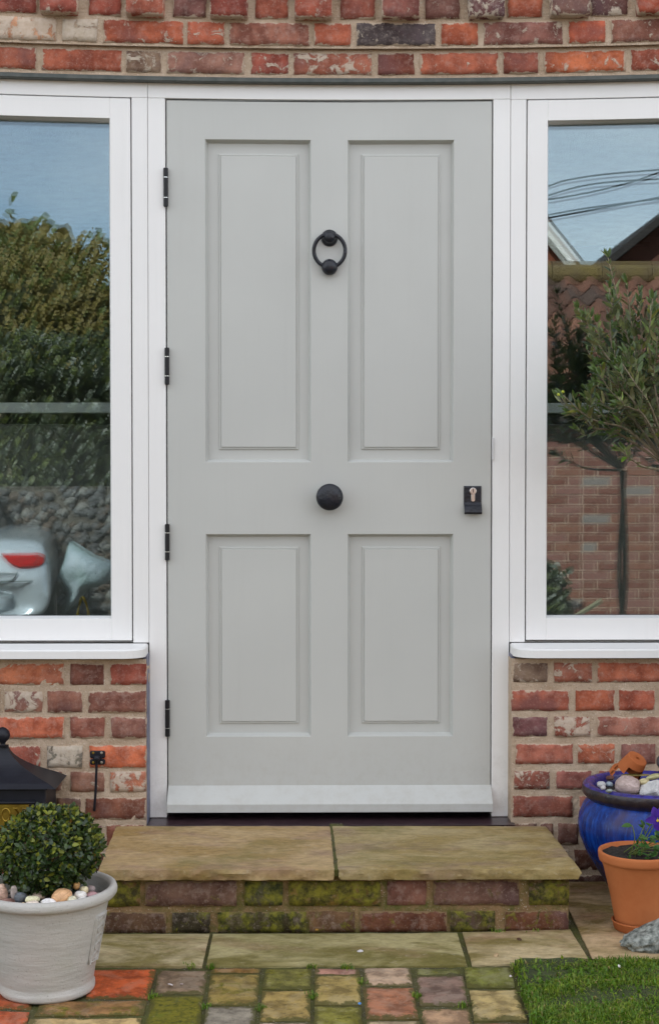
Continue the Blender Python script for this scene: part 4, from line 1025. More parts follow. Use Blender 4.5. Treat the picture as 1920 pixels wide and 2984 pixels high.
# embossed letters BOX
def stroke(pts, r=.0022, nm='letter'):
    b = MB(); tube(b, [(p[0], yf-.0042, p[1]) for p in pts], r, 8); return b
def W6(x, y): return onY(x/6.16, 2100+y/6.16, yf-.004)
def letter(polys):
    b = MB()
    for p in polys: tube(b, [(W6(*q)[0], yf-.0042, W6(*q)[1]) for q in p], .0022, 8)
    b.build('letter', BRASS, pl, smooth=True)
ox, oy = 112, 1690
letter([[(ox+72*math.cos(t_)*(1), oy+112*math.sin(t_)) for t_ in [2*math.pi*i/28 for i in range(29)]]])
letter([[(275, 1580), (455, 1800)], [(455, 1575), (275, 1800)], [(255, 1575), (320, 1575)], [(410, 1575), (475, 1572)], [(255, 1803), (320, 1803)], [(410, 1803), (475, 1803)]])
bx_ = -200
letter([[(bx_, 1578), (bx_, 1802)], [(bx_, 1578)]+[(bx_+60+70*math.sin(t_), 1633-55*math.cos(t_)) for t_ in [math.pi*i/8 for i in range(9)]]+[(bx_, 1688)], [(bx_, 1688)]+[(bx_+65+78*math.sin(t_), 1745-57*math.cos(t_)) for t_ in [math.pi*i/8 for i in range(9)]]+[(bx_, 1802)]])

# ------------------------------------------------------------------ door hook on the wall
hx, hz = onY(285, 2206, YB-.004)
hk = thing('door_hook', 'black iron hook and plate screwed to the brickwork left of the door', 'hook', (hx, YB, hz))
b = MB(); k = 1/1058
for zc_, hh in ((hz+.007, .021), (hz-.0135, .016)):
    vsb, fsb = bev_box(hx-.0212, hx+.0212, YB-.006, YB, zc_-hh/2, zc_+hh/2, .0035); b.add(vsb, fsb)
vsb, fsb = bev_box(hx-.013, hx+.013, YB-.0065, YB-.0005, hz-.012, hz+.004, .001); b.add(vsb, fsb)
b.build('plate', IRB, hk)
b = MB(); lathe(b, [(.004, 0), (.008, .004), (.0085, .012), (.006, .016)], 12, axisM((hx, YB-.005, hz-.002), (0, -1, 0))); b.build('eye', IRB, hk, smooth=True)
for dx, dz in ((-.0115, .012), (.0115, .012), (-.0115, -.0145), (.0115, -.0145)):
    b = MB(); lathe(b, [(.0036, 0), (.0034, .001), (.0018, .0013)], 12, axisM((hx+dx, YB-.0062, hz+dz), (0, -1, 0))); b.build('screw', BRASS if dx < 0 else STEEL, hk)
e0 = onY(283, 2215, YB-.014); e1 = onY(280, 2300, YB-.012); e2 = onY(276, 2352, YB-.012); e3 = onY(275.5, 2362, YB-.006)
b = MB(); tube(b, smooth_path([(e0[0], YB-.016, e0[1]), (e1[0], YB-.013, e1[1]), (e2[0], YB-.011, e2[1]), (e3[0], YB-.004, e3[1])], 5), [.0036]*11+[.0036, .0042, .0045, .004, .002], 8); b.build('hook_rod', IRB, hk, smooth=True)

# ------------------------------------------------------------------ blue glazed pot, its contents, olive tree
bpX, bpY = .843, -.27
P0 = Vector((bpX, bpY, 0)); T = Matrix.Translation(P0)
ex = onY(1698, 2292, bpY)[0]; RR = bpX-ex; ZR = CAM.z-(2288-1381)/FPX*3.93
bp_ = thing('glazed_pot', 'big round cobalt blue glazed pot with dark rim, right of the step', 'plant pot', P0)
bodyprof = [(.10, 0), (.115, .004), (.122, .012), (.142, .04), (.175, .08), (.204, .12), (.224, .16), (.230, .19), (.226, .215), (.214, .238), (.202, .252), (.196, .258)]
kR = (bpX-onY(1685, 2430, bpY)[0])/.230; kz = (ZR-.040)/.258
b = MB(); lathe(b, [(r*kR, h*kz) for r, h in bodyprof], 80, T, cap1=False, wob=.006); b.build('pot_body', GLAZE, bp_, smooth=True)
z0 = .258*kz
b = MB(); lathe(b, [(.195*kR, z0-.002), (.202*kR, z0+.002), (RR-.006, z0+.008), (RR, z0+.016), (RR, ZR-.010), (RR-.002, ZR-.005)], 80, T, cap0=False, cap1=False, wob=.006); b.build('rim', DRIM, bp_, smooth=True)
b = MB(); lathe(b, [(RR-.002, ZR-.005), (RR-.007, ZR), (RR-.018, ZR+.001), (RR-.027, ZR-.003), (RR-.032, ZR-.010), (RR-.034, ZR-.03), (RR-.034, ZR-.05)], 80, T, cap0=False, cap1=False, wob=.006); b.build('rim_lip', GRIM, bp_, smooth=True)
b = MB(); lathe(b, [(RR-.033, ZR-.030), (.1, ZR-.026), (.002, ZR-.024)], 40, T, cap0=False, wob=.02); b.build('soil', DIRT, bp_, smooth=True)
s5 = lambda x, y: (1640+x/5.5, 2150+y/5.5)
gb = 'stones laid on the soil of the blue pot'
def bstone(name, label, x, y, rx, rz, d, col, cat='stone', ry=None, rot=None, mesh=None, group=gb):
    px, py = s5(x, y); k = d/FPX/5.5
    return stone(name, label, cat, at_depth(px, py, d), (rx*k, (ry or rx)*k, rz*k), lin(col, 1.2), group, rot, mesh)
DC = 4.2+bpY
bstone('cobble', 'large rounded pinkish grey cobble in the blue pot', 1030, 765, 210, 160, DC-.085, 'a89894', rot=(0, .1, .2), mesh=stone_mesh(2, .12))
cub = MB(); vsb, fsb = bev_box(-1, 1, -1, 1, -1, 1, .14); cub.add(vsb, fsb)
px, py = s5(1430, 885); pc = at_depth(px, py, DC-.10)
o = cub.build('chalk_stone', simple('white_chalk', (.6, .6, .58), .85, 0, 60, .01, (.42, .42, .42))); o.location = pc; o.scale = (.026, .022, .024); o.rotation_euler = (R_(35), R_(-18), R_(-32)); tag(o, 'angular white block of stone near the front of the blue pot', 'stone', gb)
bstone('pebble', 'small white pebble at the left inside the blue pot rim', 610, 750, 70, 55, DC-.06, 'b0b4b8', 'pebble')
bstone('pebble', 'blue grey pebble between the white pebble and the cobble', 740, 745, 60, 42, DC-.055, '8494a0', 'pebble')
bstone('pebble', 'grey pebble tucked under the front of the cobble', 735, 850, 55, 30, DC-.12, '84908c', 'pebble')
bstone('pebble', 'light grey pebble below the white pebble by the rim', 640, 800, 45, 35, DC-.09, 'b4b4b8', 'pebble')
bstone('brick_shard', 'brown brick shard lying behind the small pebbles', 750, 645, 110, 42, DC-.01, '5c3830', 'brick', 60)
bstone('seashell', 'pale yellow ridged shell behind the pinkish cobble', 1290, 705, 95, 55, DC-.08, 'b8b088', 'shell')
bstone('seashell', 'long thin yellow edged shell on the back of the pot', 1150, 595, 230, 18, DC+.06, 'a89858', 'shell', 60, (0, 0, .05))
bstone('seashell', 'open oyster shell with yellow rim near the photo edge', 1450, 625, 130, 45, DC-.01, 'a4a478', 'shell', 60, (0, -.2, .1))
bstone('stone_ball', 'dark grey round stone standing above the shells at the edge', 1590, 390, 95, 110, DC+.03, '48484c', 'stone')
gravel('blue_pot_gravel', bpX, bpY, ZR-.026, RR-.045, 130, .0075, 8)
# small tipped terracotta pot
bx, bz = onY(*s5(1195, 325), CAM.y+DC+.05); q0 = Vector((bx, CAM.y+DC+.05, bz)); ax = Vector((-.42, .42, -.80)).normalized()
MM = axisM(q0, ax); b = MB()
prof = [(.0255, 0), (.0275, .0015), (.031, .022), (.035, .045), (.038, .060), (.042, .061), (.043, .075)]
sg = 32; vs = []; fs = []
for (r, h) in prof+[(r-.004, h) for r, h in reversed(prof[1:])]:
    for i in range(sg): a = 2*math.pi*i/sg; vs.append(MM @ Vector((r*math.cos(a), r*math.sin(a), h)))
nr = len(prof)*2-1
def brk(k, i):
    v = vs[k*sg+i]; kk = min(k, nr-1-k) if k >= len(prof) else k
    return kk >= 2 and v.y < q0.y+.012 and v.z < q0.z-.024 and v.x < q0.x+.016
for k in range(nr-1):
    for i in range(sg):
        j = (i+1) % sg
        if not brk(k, i): fs.append((k*sg+i, k*sg+j, (k+1)*sg+j, (k+1)*sg+i))
ri = 6                                         # base disc with its drain hole
hb = len(vs)
for i in range(sg): a = 2*math.pi*i/sg; vs.append(MM @ Vector((.0058*math.cos(a), .0058*math.sin(a), 0)))
for i in range(sg): j = (i+1) % sg; fs.append((j, i, hb+i, hb+j))
hb2 = len(vs)
for i in range(sg): a = 2*math.pi*i/sg; vs.append(MM @ Vector((.0055*math.cos(a), .0055*math.sin(a), .006)))
for i in range(sg): j = (i+1) % sg; fs.append((hb+j, hb+i, hb2+i, hb2+j))
fs.append(tuple(hb2+i for i in range(sg)))
tm = [0]*(len(fs)-1)+[1]
sp_ = thing('small_pot', 'small broken terracotta pot tipped over on the blue pot, drain hole showing', 'plant pot', q0)
obj('broken_shell', vs, fs, [TERRA, BLACK], sp_, midx=tm, smooth=False)

# olive tree
OT = Vector((.893, bpY, ZR-.03))
ol = thing('olive_tree', 'young olive tree with slender silvery leaves standing in the blue pot', 'tree', OT)
g_ = random.Random(5); crown0 = Vector((OT.x, OT.y, 1.13)); frames = []
b = MB(); tube(b, smooth_path([OT, OT+Vector((-.006, .004, .3)), OT+Vector((.012, 0, .55)), crown0], 6), [.013-.004*i/18 for i in range(19)], 8)
tube(b, smooth_path([OT+Vector((.02, .01, 0)), OT+Vector((.016, -.012, .3)), OT+Vector((-.010, .01, .55)), crown0+Vector((.01, 0, 0))], 6), [.008-.002*i/18 for i in range(19)], 6)
b.build('trunk', STEM, ol, smooth=True)
br = MB()
def leafs_on(path, n0, s=1.0, mbias=None, step=.0115):
    L_ = [0]
    for i in range(1, len(path)): L_.append(L_[-1]+(path[i]-path[i-1]).length)
    tot = L_[-1]; t = tot*n0; side = 0
    while t < tot:
        i = max(k for k in range(len(L_)) if L_[k] <= t); i = min(i, len(path)-2)
        p = path[i].lerp(path[i+1], (t-L_[i])/max(1e-6, L_[i+1]-L_[i])); tg = (path[i+1]-path[i]).normalized()
        a = g_.uniform(0, 6.28); pr = tg.orthogonal().normalized(); pr = Matrix.Rotation(a, 3, tg) @ pr
        for sgn in (1, -1):
            d = tg*g_.uniform(.55, 1.0)+pr*sgn*g_.uniform(.5, .9)+Vector((0, 0, .12)); nn = tg*-.4+pr*sgn*-.1+Vector((g_.gauss(0, .5), g_.gauss(0, .5), 1))
            r_ = g_.random(); m = mbias if mbias is not None and r_ < .7 else (0 if r_ < .5 else 1 if r_ < .82 else 2 if r_ < .97 else 3)
            frames.append((frameM(p, d, nn, s*g_.uniform(.7, 1.15)*(1 if t/tot < .9 else .7)), m))
        t += step*g_.uniform(.8, 1.4)
    tg = (path[-1]-path[-2]).normalized()
    for q in range(3):
        frames.append((frameM(path[-1], tg+Vector((g_.gauss(0, .25), g_.gauss(0, .25), g_.gauss(0, .25))), Vector((g_.gauss(0, 1), -1, .5)), s*.75), 0))
def sp(lst, Y):                               # shoot through surveyed points
    return [Vector((onY(px, py, y)[0], y, onY(px, py, y)[1])) for (px, py), y in zip(lst, [max(-.5, v+.06) for v in Y])]
shoots = [([(1870, 1290), (1810, 1160), (1780, 1000), (1774, 840)], (-.36, -.40, -.42, -.44)),
          ([(1880, 1270), (1815, 1110), (1740, 1000), (1722, 925)], (-.36, -.42, -.46, -.48)),
          ([(1900, 1290), (1830, 1255), (1720, 1220), (1640, 1152)], (-.36, -.42, -.48, -.50)),
          ([(1880, 1275), (1800, 1262), (1722, 1245), (1690, 1190)], (-.36, -.40, -.44, -.46)),
          ([(1890, 1280), (1865, 1120), (1868, 1000), (1862, 880)], (-.36, -.40, -.44, -.45)),
          ([(1900, 1290), (1905, 1130), (1890, 1000), (1900, 870)], (-.36, -.45, -.5, -.52)),
          ([(1925, 1400), (1880, 1362), (1835, 1335), (1800, 1308)], (-.38, -.42, -.46, -.5)),
          ([(1900, 1320), (1850, 1180), (1790, 1120), (1738, 1080)], (-.36, -.44, -.50, -.52)),
          ([(1910, 1300), (1850, 1130), (1830, 1040), (1838, 930)], (-.36, -.34, -.32, -.30)),
          ([(1890, 1280), (1820, 1200), (1770, 1160), (1738, 1122)], (-.36, -.36, -.38, -.38)),
          ([(1900, 1300), (1880, 1130), (1800, 1090), (1770, 1050)], (-.36, -.30, -.28, -.26)),
          ([(1880, 1270), (1800, 1225), (1700, 1215), (1665, 1205)], (-.36, -.36, -.38, -.40)),
          ([(1900, 1280), (1900, 1200), (1850, 1120), (1812, 1060)], (-.36, -.48, -.55, -.57)),
          ([(1905, 1290), (1880, 1220), (1840, 1190), (1800, 1175)], (-.36, -.48, -.53, -.56))]
for q, (lst, Y) in enumerate(shoots):
    path = smooth_path([crown0]+sp(lst, Y)[1:], 6)
    tube(br, path, [.0042*(1-.75*i/len(path)) for i in range(len(path))], 5); leafs_on(path, .34 if q not in (0, 1) else .3, 1.0, 3 if q == 6 else None, .017 if q != 6 else .03)
    for s_ in range(4 if q != 6 else 1):
        i = g_.randint(int(len(path)*.35), len(path)-5); tg = (path[i+1]-path[i]).normalized(); pr = Matrix.Rotation(g_.uniform(0, 6.28), 3, tg) @ tg.orthogonal().normalized()
        p1 = path[i]+(tg*.7+pr*.6+Vector((0, 0, .2)))*g_.uniform(.03, .06); p2 = p1+(tg*.6+pr*.3+Vector((0, 0, .6)))*g_.uniform(.02, .05)
        sp2 = smooth_path([path[i], p1, p2], 4); tube(br, sp2, .0012, 4); leafs_on(sp2, .15, .9, None, .015)
for q in range(24):                           # rest of the crown, mostly past the edge of the picture
    el = g_.uniform(-.25, 1.35); a = g_.uniform(0, 6.28); ln = g_.uniform(.24, .40)
    d = Vector((math.cos(a)*math.cos(el)+.15, math.sin(a)*math.cos(el)*.75-.12, math.sin(el)*1.5+.25))
    pend = crown0+d*ln
    if pend.y > -.11 or pend.x < CAM.x+(1700-903)/FPX*3.85: continue
    path = smooth_path([crown0+Vector((0, 0, g_.uniform(0, .15))), crown0+d*ln*.5+Vector((g_.gauss(0, .02), g_.gauss(0, .02), .0)), pend], 7)
    tube(br, path, [.0038*(1-.75*i/len(path)) for i in range(len(path))], 5); leafs_on(path, .25, 1.0, None, .018)
    for s_ in range(4):
        i = g_.randint(4, len(path)-4); tg = (path[i+1]-path[i]).normalized(); pr = Matrix.Rotation(g_.uniform(0, 6.28), 3, tg) @ tg.orthogonal().normalized()
        sp2 = smooth_path([path[i], path[i]+(tg+pr)*.035, path[i]+(tg*1.2+pr)*.06+Vector((0, 0, .02))], 4); tube(br, sp2, .0012, 4); leafs_on(sp2, .15, .9, None, .015)
br.build('branches', STEM, ol, smooth=True)
def oscore(f):
    p = f[0].translation; d = (p-CAM); px = CX+FPX*d.dot(RT)/d.dot(F_); return d.length+(10 if px > 1935 else 0)
frames = [f for f in frames if f[0].translation.y < -.085]
foliage(ol, frames, leaf_verts(.037, .0058, .18, .12), OLVL, 300, score=oscore)
for px, py, lb in ((1626, 1150, 'left one of two bright green young olives on the lowest shoot'), (1639, 1142, 'right one of two bright green young olives on the lowest shoot')):
    o = stone('olive', lb, 'fruit', at_depth(px, py, 3.70), (.004, .004, .004), (.35, .42, .03), 'two young green olives')

# ------------------------------------------------------------------ terracotta pot with pansy
dT = 3.655; tp = Vector((CAM.x+(1868-903)/FPX*dT, CAM.y+dT, 0)); T = Matrix.Translation(tp)
kT = dT/FPX; zr = CAM.z-(2486-1381)*kT
tpot = thing('terracotta_pot', 'plain orange terracotta pot with saucer in front of the blue pot', 'plant pot', tp)
Rm = 118*kT; Rb = 68*kT
b = MB(); lathe(b, [(Rb, .012), (Rb+.002, .03), (Rb+(Rm-.012-Rb)*.45, .09), (Rb+(Rm-.008-Rb)*.85, .155), (Rm-.006, zr-.024)], 64, T, cap1=False); b.build('pot_body', TERRA, tpot, smooth=True)
b = MB(); lathe(b, [(Rm-.007, zr-.026), (Rm-.003, zr-.025), (Rm-.001, zr-.018), (Rm, zr-.006), (Rm-.001, zr-.001), (Rm-.004, zr), (Rm-.009, zr-.002), (Rm-.010, zr-.03)], 64, T, cap0=False, cap1=False); b.build('rim', TERRA, tpot, smooth=True)
b = MB(); lathe(b, [(Rb-.003, 0), (Rb+.002, .002), (Rb+.007, .020), (Rb+.009, .022), (Rb+.006, .024), (Rb+.003, .012)], 64, T, cap1=False); b.build('saucer', TERRA, tpot, smooth=True)
b = MB(); nr_, sg = 9, 40; vs = []; fs = []
for k in range(nr_+1):
    for i in range(sg):
        a = 2*math.pi*i/sg; r = (Rm-.0095)*k/nr_; x, y = r*math.cos(a), r*math.sin(a); vs.append((tp.x+x, tp.y+y, zr-.010+mnoise.noise(Vector((x*70, y*70, 1)))*.006))
for k in range(nr_):
    for i in range(sg): j = (i+1) % sg; fs.append((k*sg+i, k*sg+j, (k+1)*sg+j, (k+1)*sg+i))
b.add(vs, fs); b.build('soil', DIRT, tpot)
pn = thing('pansy', 'pansy with one violet flower and green leaves in the terracotta pot', 'flower', (tp.x, tp.y, zr-.008))
g_ = random.Random(9); frames = []; b = MB(); c0 = Vector((tp.x-.012, tp.y-.01, zr-.008))
tips = [((1840, 2405), -.03, 1.5), ((1876, 2405), -.02, 1.0), ((1895, 2400), 0, .9), ((1870, 2440), -.04, 1.1), ((1890, 2440), -.04, 1.1), ((1910, 2430), -.03, 1.1), ((1880, 2465), -.05, 1.0), ((1905, 2465), -.06, 1.2), ((1857, 2470), -.05, .8), ((1868, 2480), -.06, .8), ((1915, 2485), -.06, 1.0), ((1890, 2492), -.06, .8), ((1855, 2455), -.03, .6), ((1925, 2440), -.02, 1.2), ((1940, 2420), 0, 1.2), ((1945, 2470), -.03, 1.2), ((1960, 2440), .02, 1.2), ((1835, 2490), -.05, .6)]
for (pp, dy, s_) in tips:
    x, z = onY(pp[0], pp[1], tp.y+dy); e = Vector((x, tp.y+dy, z)); st0 = c0+Vector((g_.gauss(0, .01), g_.gauss(0, .01), 0))
    mid = (st0+e)/2+Vector((g_.gauss(0, .006)+(.0), -.004, .004)); tube(b, smooth_path([st0, mid, e], 5), .0012, 5)
    for q in range(4 if s_ < 1.4 else 1):
        d = (e-st0).normalized()*.4+Vector((g_.gauss(0, .8), g_.gauss(0, .6), g_.gauss(.15, .4)))
        if s_ > 1.4: d = Vector((-1, -.1, .05))
        frames.append((frameM(e-Vector((0, 0, g_.uniform(0, .012) if q else 0)), d, Vector((g_.gauss(0, .4), -.6, 1)), .0185/.02*s_*g_.uniform(.7, 1.1)), 0))
b.build('stems', STEMG, pn, smooth=True)
foliage(pn, frames, leaf_verts(.02, .0062, .2, .2), [PANL], 300)
fx, fz = onY(1914, 2388, tp.y-.03); fc = Vector((fx, tp.y-.03, fz))
b = MB(); tube(b, smooth_path([c0, (c0+fc)/2+Vector((.01, .004, .01)), fc+Vector((.002, .008, .004)), fc], 5), .0013, 5); fs_ = b.build('flower_stalk', STEMG, pn)
for k, (an, ln, wd, yo) in enumerate(((100, .031, .019, .003), (62, .031, .019, .004), (178, .029, .016, 0), (2, .029, .016, 0), (270, .028, .021, -.002))):
    a = R_(an+6); d = Vector((math.cos(a), -.18, math.sin(a))); vs, fs = leaf_verts(ln, wd*.62, .12, .25, st=(0, .25, .5, .72, .9, 1)); M = frameM(fc+Vector((0, yo, 0)), d, Vector((0, -1, .15)), 1)
    V_ = [M @ Vector(v)+Vector((0, mnoise.noise(Vector(v)*90)*.002, 0)) for v in vs]; obj('petal', V_, fs, PETAL, pn, smooth=True)
b = MB(); lathe(b, [(.0035, 0), (.003, .0015), (.001, .002)], 10, axisM(fc+Vector((0, -.004, -.002)), (0, -1, 0))); b.build('throat', PETY, pn)

# knobbly flint in front of the pot
fx_, fy_ = G(1905, 2770)
bm = bmesh.new(); bmesh.ops.create_icosphere(bm, subdivisions=5, radius=1)
for v in bm.verts:
    q = v.co.copy(); n_ = 1+.22*mnoise.noise(q*1.4+Vector((3, 1, 0)))+.10*mnoise.noise(q*4)+.045*mnoise.noise(q*10)
    v.co = Vector((q.x*.095*n_, q.y*.045*n_, q.z*.034*n_+.012*max(0, q.x)))
    if v.co.z < -.026: v.co.z = -.026+(v.co.z+.026)*.2
me = bpy.data.meshes.new('flint_rock'); bm.to_mesh(me); bm.free()
FL = simple('lichened_flint', (.055, .065, .055), .7, 0, 120, .006, (.36, .38, .34), cs=70); me.materials.append(FL); me.polygons.foreach_set('use_smooth', [True]*len(me.polygons))
o = bpy.data.objects.new('flint_rock', me); COL.objects.link(o); o.location = (fx_+.022, fy_+.02, .028); o.rotation_euler = (0, R_(-16), R_(4)); tag(o, 'knobbly grey flint rock lying in front of the terracotta pot', 'rock')

# bits lying about
def bit(label, px, py, s, col, name='leaf_litter', cat='litter', Z=0.0):
    x, y = onZ(px, py, Z); stone(name, label, cat, (x, y, Z+s*.25), (s, s*.6, s*.35), col)
bit('tiny white shell fragment on the brown paver left of the path', 497, 2871, .006, (.7, .66, .66), 'shell_fragment', 'shell')
bit('small pale shell chip beside the white fragment on the paver', 530, 2869, .0045, (.5, .42, .42), 'shell_fragment', 'shell')
bit('small orange leaf at the foot of the step bricks', 923, 2711, .007, (.5, .28, .05), 'fallen_leaf', 'leaf')
bit('thin white chip on the middle paving slab', 1049, 2774, .008, (.6, .6, .62), 'shell_fragment', 'shell')
bit('beige snail shell on the right paving slab', 1444, 2786, .009, (.45, .33, .18), 'snail_shell', 'shell')
bit('dark curled leaf on the right paving slab', 1512, 2739, .007, (.07, .03, .015), 'fallen_leaf', 'leaf')
bit('blue scrap of plastic between two pavers', 1048, 2926, .006, (.1, .3, .7), 'plastic_scrap', 'litter')
bit('white bead like petal lying in the grass', 1803, 2817, .006, (.75, .73, .75), 'petal', 'petal', .018)
bit('small white petal at the grass corner by the paver', 1487, 2846, .005, (.7, .66, .7), 'petal', 'petal', .004)

# ------------------------------------------------------------------ the room behind the glass
def inbox(name, x0, x1, y0, y1, z0, z1, m, par=None, kind='structure'):
    vsb, fsb = bev_box(x0, x1, y0, y1, z0, z1, 0); o = obj(name, vsb, fsb, m, par)
    if kind: o['kind'] = kind
    return o
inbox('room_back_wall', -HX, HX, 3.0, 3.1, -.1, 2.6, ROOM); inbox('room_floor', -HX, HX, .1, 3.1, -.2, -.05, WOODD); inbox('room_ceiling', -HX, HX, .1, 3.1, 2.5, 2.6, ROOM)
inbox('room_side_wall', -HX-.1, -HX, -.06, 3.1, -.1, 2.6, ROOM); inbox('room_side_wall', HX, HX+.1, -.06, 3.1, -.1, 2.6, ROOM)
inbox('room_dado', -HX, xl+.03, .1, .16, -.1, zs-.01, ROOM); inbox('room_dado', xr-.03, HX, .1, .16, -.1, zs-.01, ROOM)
GREYP = simple('veil_panel_grey', (.12, .115, .11), .8)
for (x0, x1, lb) in ((-HX+.02, rX(560, 1190, .55), 'added grey panel that veils the lower part of the left window'), (rX(1440, 1190, .55), HX-.02, 'added grey panel that veils the lower part of the right window')):
    vsb, fsb = bev_box(x0, x1, .54, .58, zs-.1, rZ(1236, .54), .003); o = obj('veil_panel', vsb, fsb, GREYP); tag(o, lb, 'panel', 'added veil panels inside the windows')  # panels added to give the lower panes their grey veil
for k, (x0, x1, lb) in enumerate(((-HX+.02, rX(560, 1190, .45), 'pale grey rail seen dimly through the left window'), (rX(1440, 1190, .45), HX-.02, 'pale grey rail seen dimly through the right window'))):
    za, zb = rZ(1204, .45), rZ(1174, .45)
    vsb, fsb = bev_box(x0, x1, .44, .47, za, zb, .002); o = obj('blind_rail', vsb, fsb, RAIL); tag(o, lb, 'rail', 'rails inside the windows')
ix, iz = onY(245, 1770, .14)
b = MB(); tube(b, smooth_path([(ix-.02, .14, iz-.035), (ix-.012, .14, iz+.01), (ix-.002, .13, iz+.032), (ix+.012, .13, iz), (ix+.016, .13, iz-.035)], 6), [.004+.001*math.sin(i) for i in range(25)], 8)
o = b.build('brass_ornament', BRASS, None, smooth=True); tag(o, 'small curved brass ornament on the inner sill of the left window', 'ornament')
inbox('inner_sill', -HX+.01, xl, .10, .22, iz-.06, iz-.037, WHITE)

# ------------------------------------------------------------------ what the panes mirror: the yard behind the camera
# brick outbuilding with pantile roof
SY = -7.70
sh_ = thing('outbuilding', 'low brick outbuilding with mossy pantile roof mirrored in the right window', 'building', (4.0, SY-1, -.4))
BS = [simple('shed_brick_a', lin('8c5c4c', .75), .9, 0, 30, .003, lin('7c4436', .8)), simple('shed_brick_b', lin('8a5850', .8), .9, 0, 30, .003, lin('9a6a5c', .8)), simple('shed_brick_c', lin('94604c', .75), .9), simple('shed_brick_d', lin('8c807a', .8), .9)]
b = MB(); z = -.4; k = 0
while z < 1.60:
    x = 1.0-(.12 if k % 2 else 0); p = 0
    while x < 6.6:
        w_ = .215 if (k*3+p) % 3 else .105; p += 1
        vsb, fsb = bev_box(x, x+w_, SY-.1, SY+rnd.uniform(-.003, .003), z, z+.064, 0); b.add(vsb, fsb, rnd.choice((0, 0, 1, 1, 2, 3 if rnd.random() < .3 else 0))); x += w_+.011
    z += .0755; k += 1
b.build('bricks', BS, sh_, kind='stuff')
inb = MB(); vsb, fsb = bev_box(.95, 6.7, SY-4.2, SY-.006, -.5, 1.66, 0); inb.add(vsb, fsb); inb.build('wall_core', MORTAR, sh_)
TL = [simple('pantile_a', lin('6c4a3c', .8), .85, 0, 20, .01, lin('5c3c30', .8)), simple('pantile_b', lin('845644', .8), .85, 0, 20, .01, lin('6c4a3c', .8)), simple('pantile_c', lin('5a463e', .8), .9), simple('pantile_d', lin('8c604c', .8), .85)]
b = MB(); e0 = Vector((0, SY+.22, 1.60)); e1 = Vector((0, SY-1.95, 2.93)); nrow = 9
for r_ in range(nrow):
    for c_ in range(29):
        x0 = .8+c_*.21; m = rnd.choice((0, 0, 1, 1, 2, 3)); vs = []; ns = 8; lift = rnd.uniform(0, .012)
        for t in (0, 1.08):
            tt = (r_+t)/nrow; p = e0.lerp(e1, tt); up_ = .045 if t == 0 else .012
            for i in range(ns+1):
                s_ = i/ns; vs.append((x0+.225*s_+.012*t, p.y, p.z+up_+lift+.038*math.sin(s_*2*math.pi*.95+.5)))
        n = ns+1; fs = [(i, i+1, n+i+1, n+i) for i in range(ns)]
        vs2 = [(v[0], v[1]-.0, v[2]-.02) for v in vs[:n]]; fs += [(2*n+i, 2*n+i+1, i+1, i) for i in range(ns)]
        b.add(vs+vs2, fs, m)
b.build('pantiles', TL, sh_, kind='stuff', smooth=True)
RM = simple('mossy_ridge', (.17, .12, .035), .9, 0, 30, .02, (.12, .08, .05), cs=6)
for i in range(13):
    b = MB(); tube(b, [(.8+i*.46, e1.y-.02, e1.z+.05), (.8+i*.46+.452, e1.y-.02, e1.z+.05)], .115, 12); b.build('ridge_tile', RM, sh_)
b = MB(); b.add([(.8, SY+.18, 1.54), (6.9, SY+.18, 1.54), (6.9, e1.y, 2.9), (.8, e1.y, 2.9), (6.9, SY-4.1, 1.54), (.8, SY-4.1, 1.54)], [(0, 1, 2, 3), (3, 2, 4, 5), (0, 3, 5), (1, 4, 2)]); b.build('roof_slope', simple('roof_felt', (.05, .04, .035), .9), sh_)
# far gabled houses
def gable(label, D, eL, ridge, eR, wc, rc, board):
    A, Bq, C_ = mir(*eL, D), mir(*ridge, D), mir(*eR, D); y = A.y
    t = thing('house', label, 'house', ((A.x+C_.x)/2, y-2, -.4), 'houses beyond the yard')
    wm = simple('house_wall', lin(wc, 1.2), .9, 0, 12, .02, lin(wc, .9), cs=3)
    vs = [(A.x, y, -.4), (C_.x, y, -.4), (C_.x, y, C_.z), (Bq.x, y, Bq.z), (A.x, y, A.z)]; vs += [(v[0], v[1]-6, v[2]) for v in vs]
    obj('wall', vs, [(0, 1, 2, 3, 4), (9, 8, 7, 6, 5), (0, 5, 6, 1), (1, 6, 7, 2), (4, 9, 5, 0)], wm, t)
    b = MB(); rm = simple('house_roof', lin(rc, 1.2), .85, 0, 9, .03, lin(rc, .8), cs=8)
    for P, Q in ((A, Bq), (C_, Bq)):
        d = (P-Q).normalized(); o_ = Q+d*((P-Q).length+.35); up_ = Vector((0, 0, .12))
        vs = [Q+Vector((0, .3, .02)), o_+Vector((0, .3, .02)), o_+Vector((0, -6.3, .02)), Q+Vector((0, -6.3, .02))]; vs += [v+up_ for v in vs]
        b.add(vs, [(0, 1, 2, 3), (7, 6, 5, 4), (0, 4, 5, 1), (1, 5, 6, 2), (2, 6, 7, 3)])
    b.build('roof', rm, t)
    if board:
        b = MB(); bm_ = simple('barge_board', lin(board, 1.3), .6)
        for P, Q in ((A, Bq), (C_, Bq)):
            d = (P-Q).normalized(); o_ = Q+d*((P-Q).length+.38); w_ = Vector((0, 0, -.24))
            vs = [Q+Vector((0, .34, .05)), o_+Vector((0, .34, .05)), o_+Vector((0, .34, .05))+w_, Q+Vector((0, .34, .05))+w_]; vs += [v+Vector((0, -.05, 0)) for v in vs]
            b.add(vs, [(0, 1, 2, 3), (7, 6, 5, 4), (0, 4, 5, 1), (1, 5, 6, 2), (2, 6, 7, 3), (3, 7, 4, 0)])
        b.build('barge_board', bm_, t)
    return t
gable('brick gable house with pale barge boards mirrored left in the right window', 24, (1240, 760), (1455, 500), (1672, 768), '8a5038', '5c4a40', 'c8c4be')
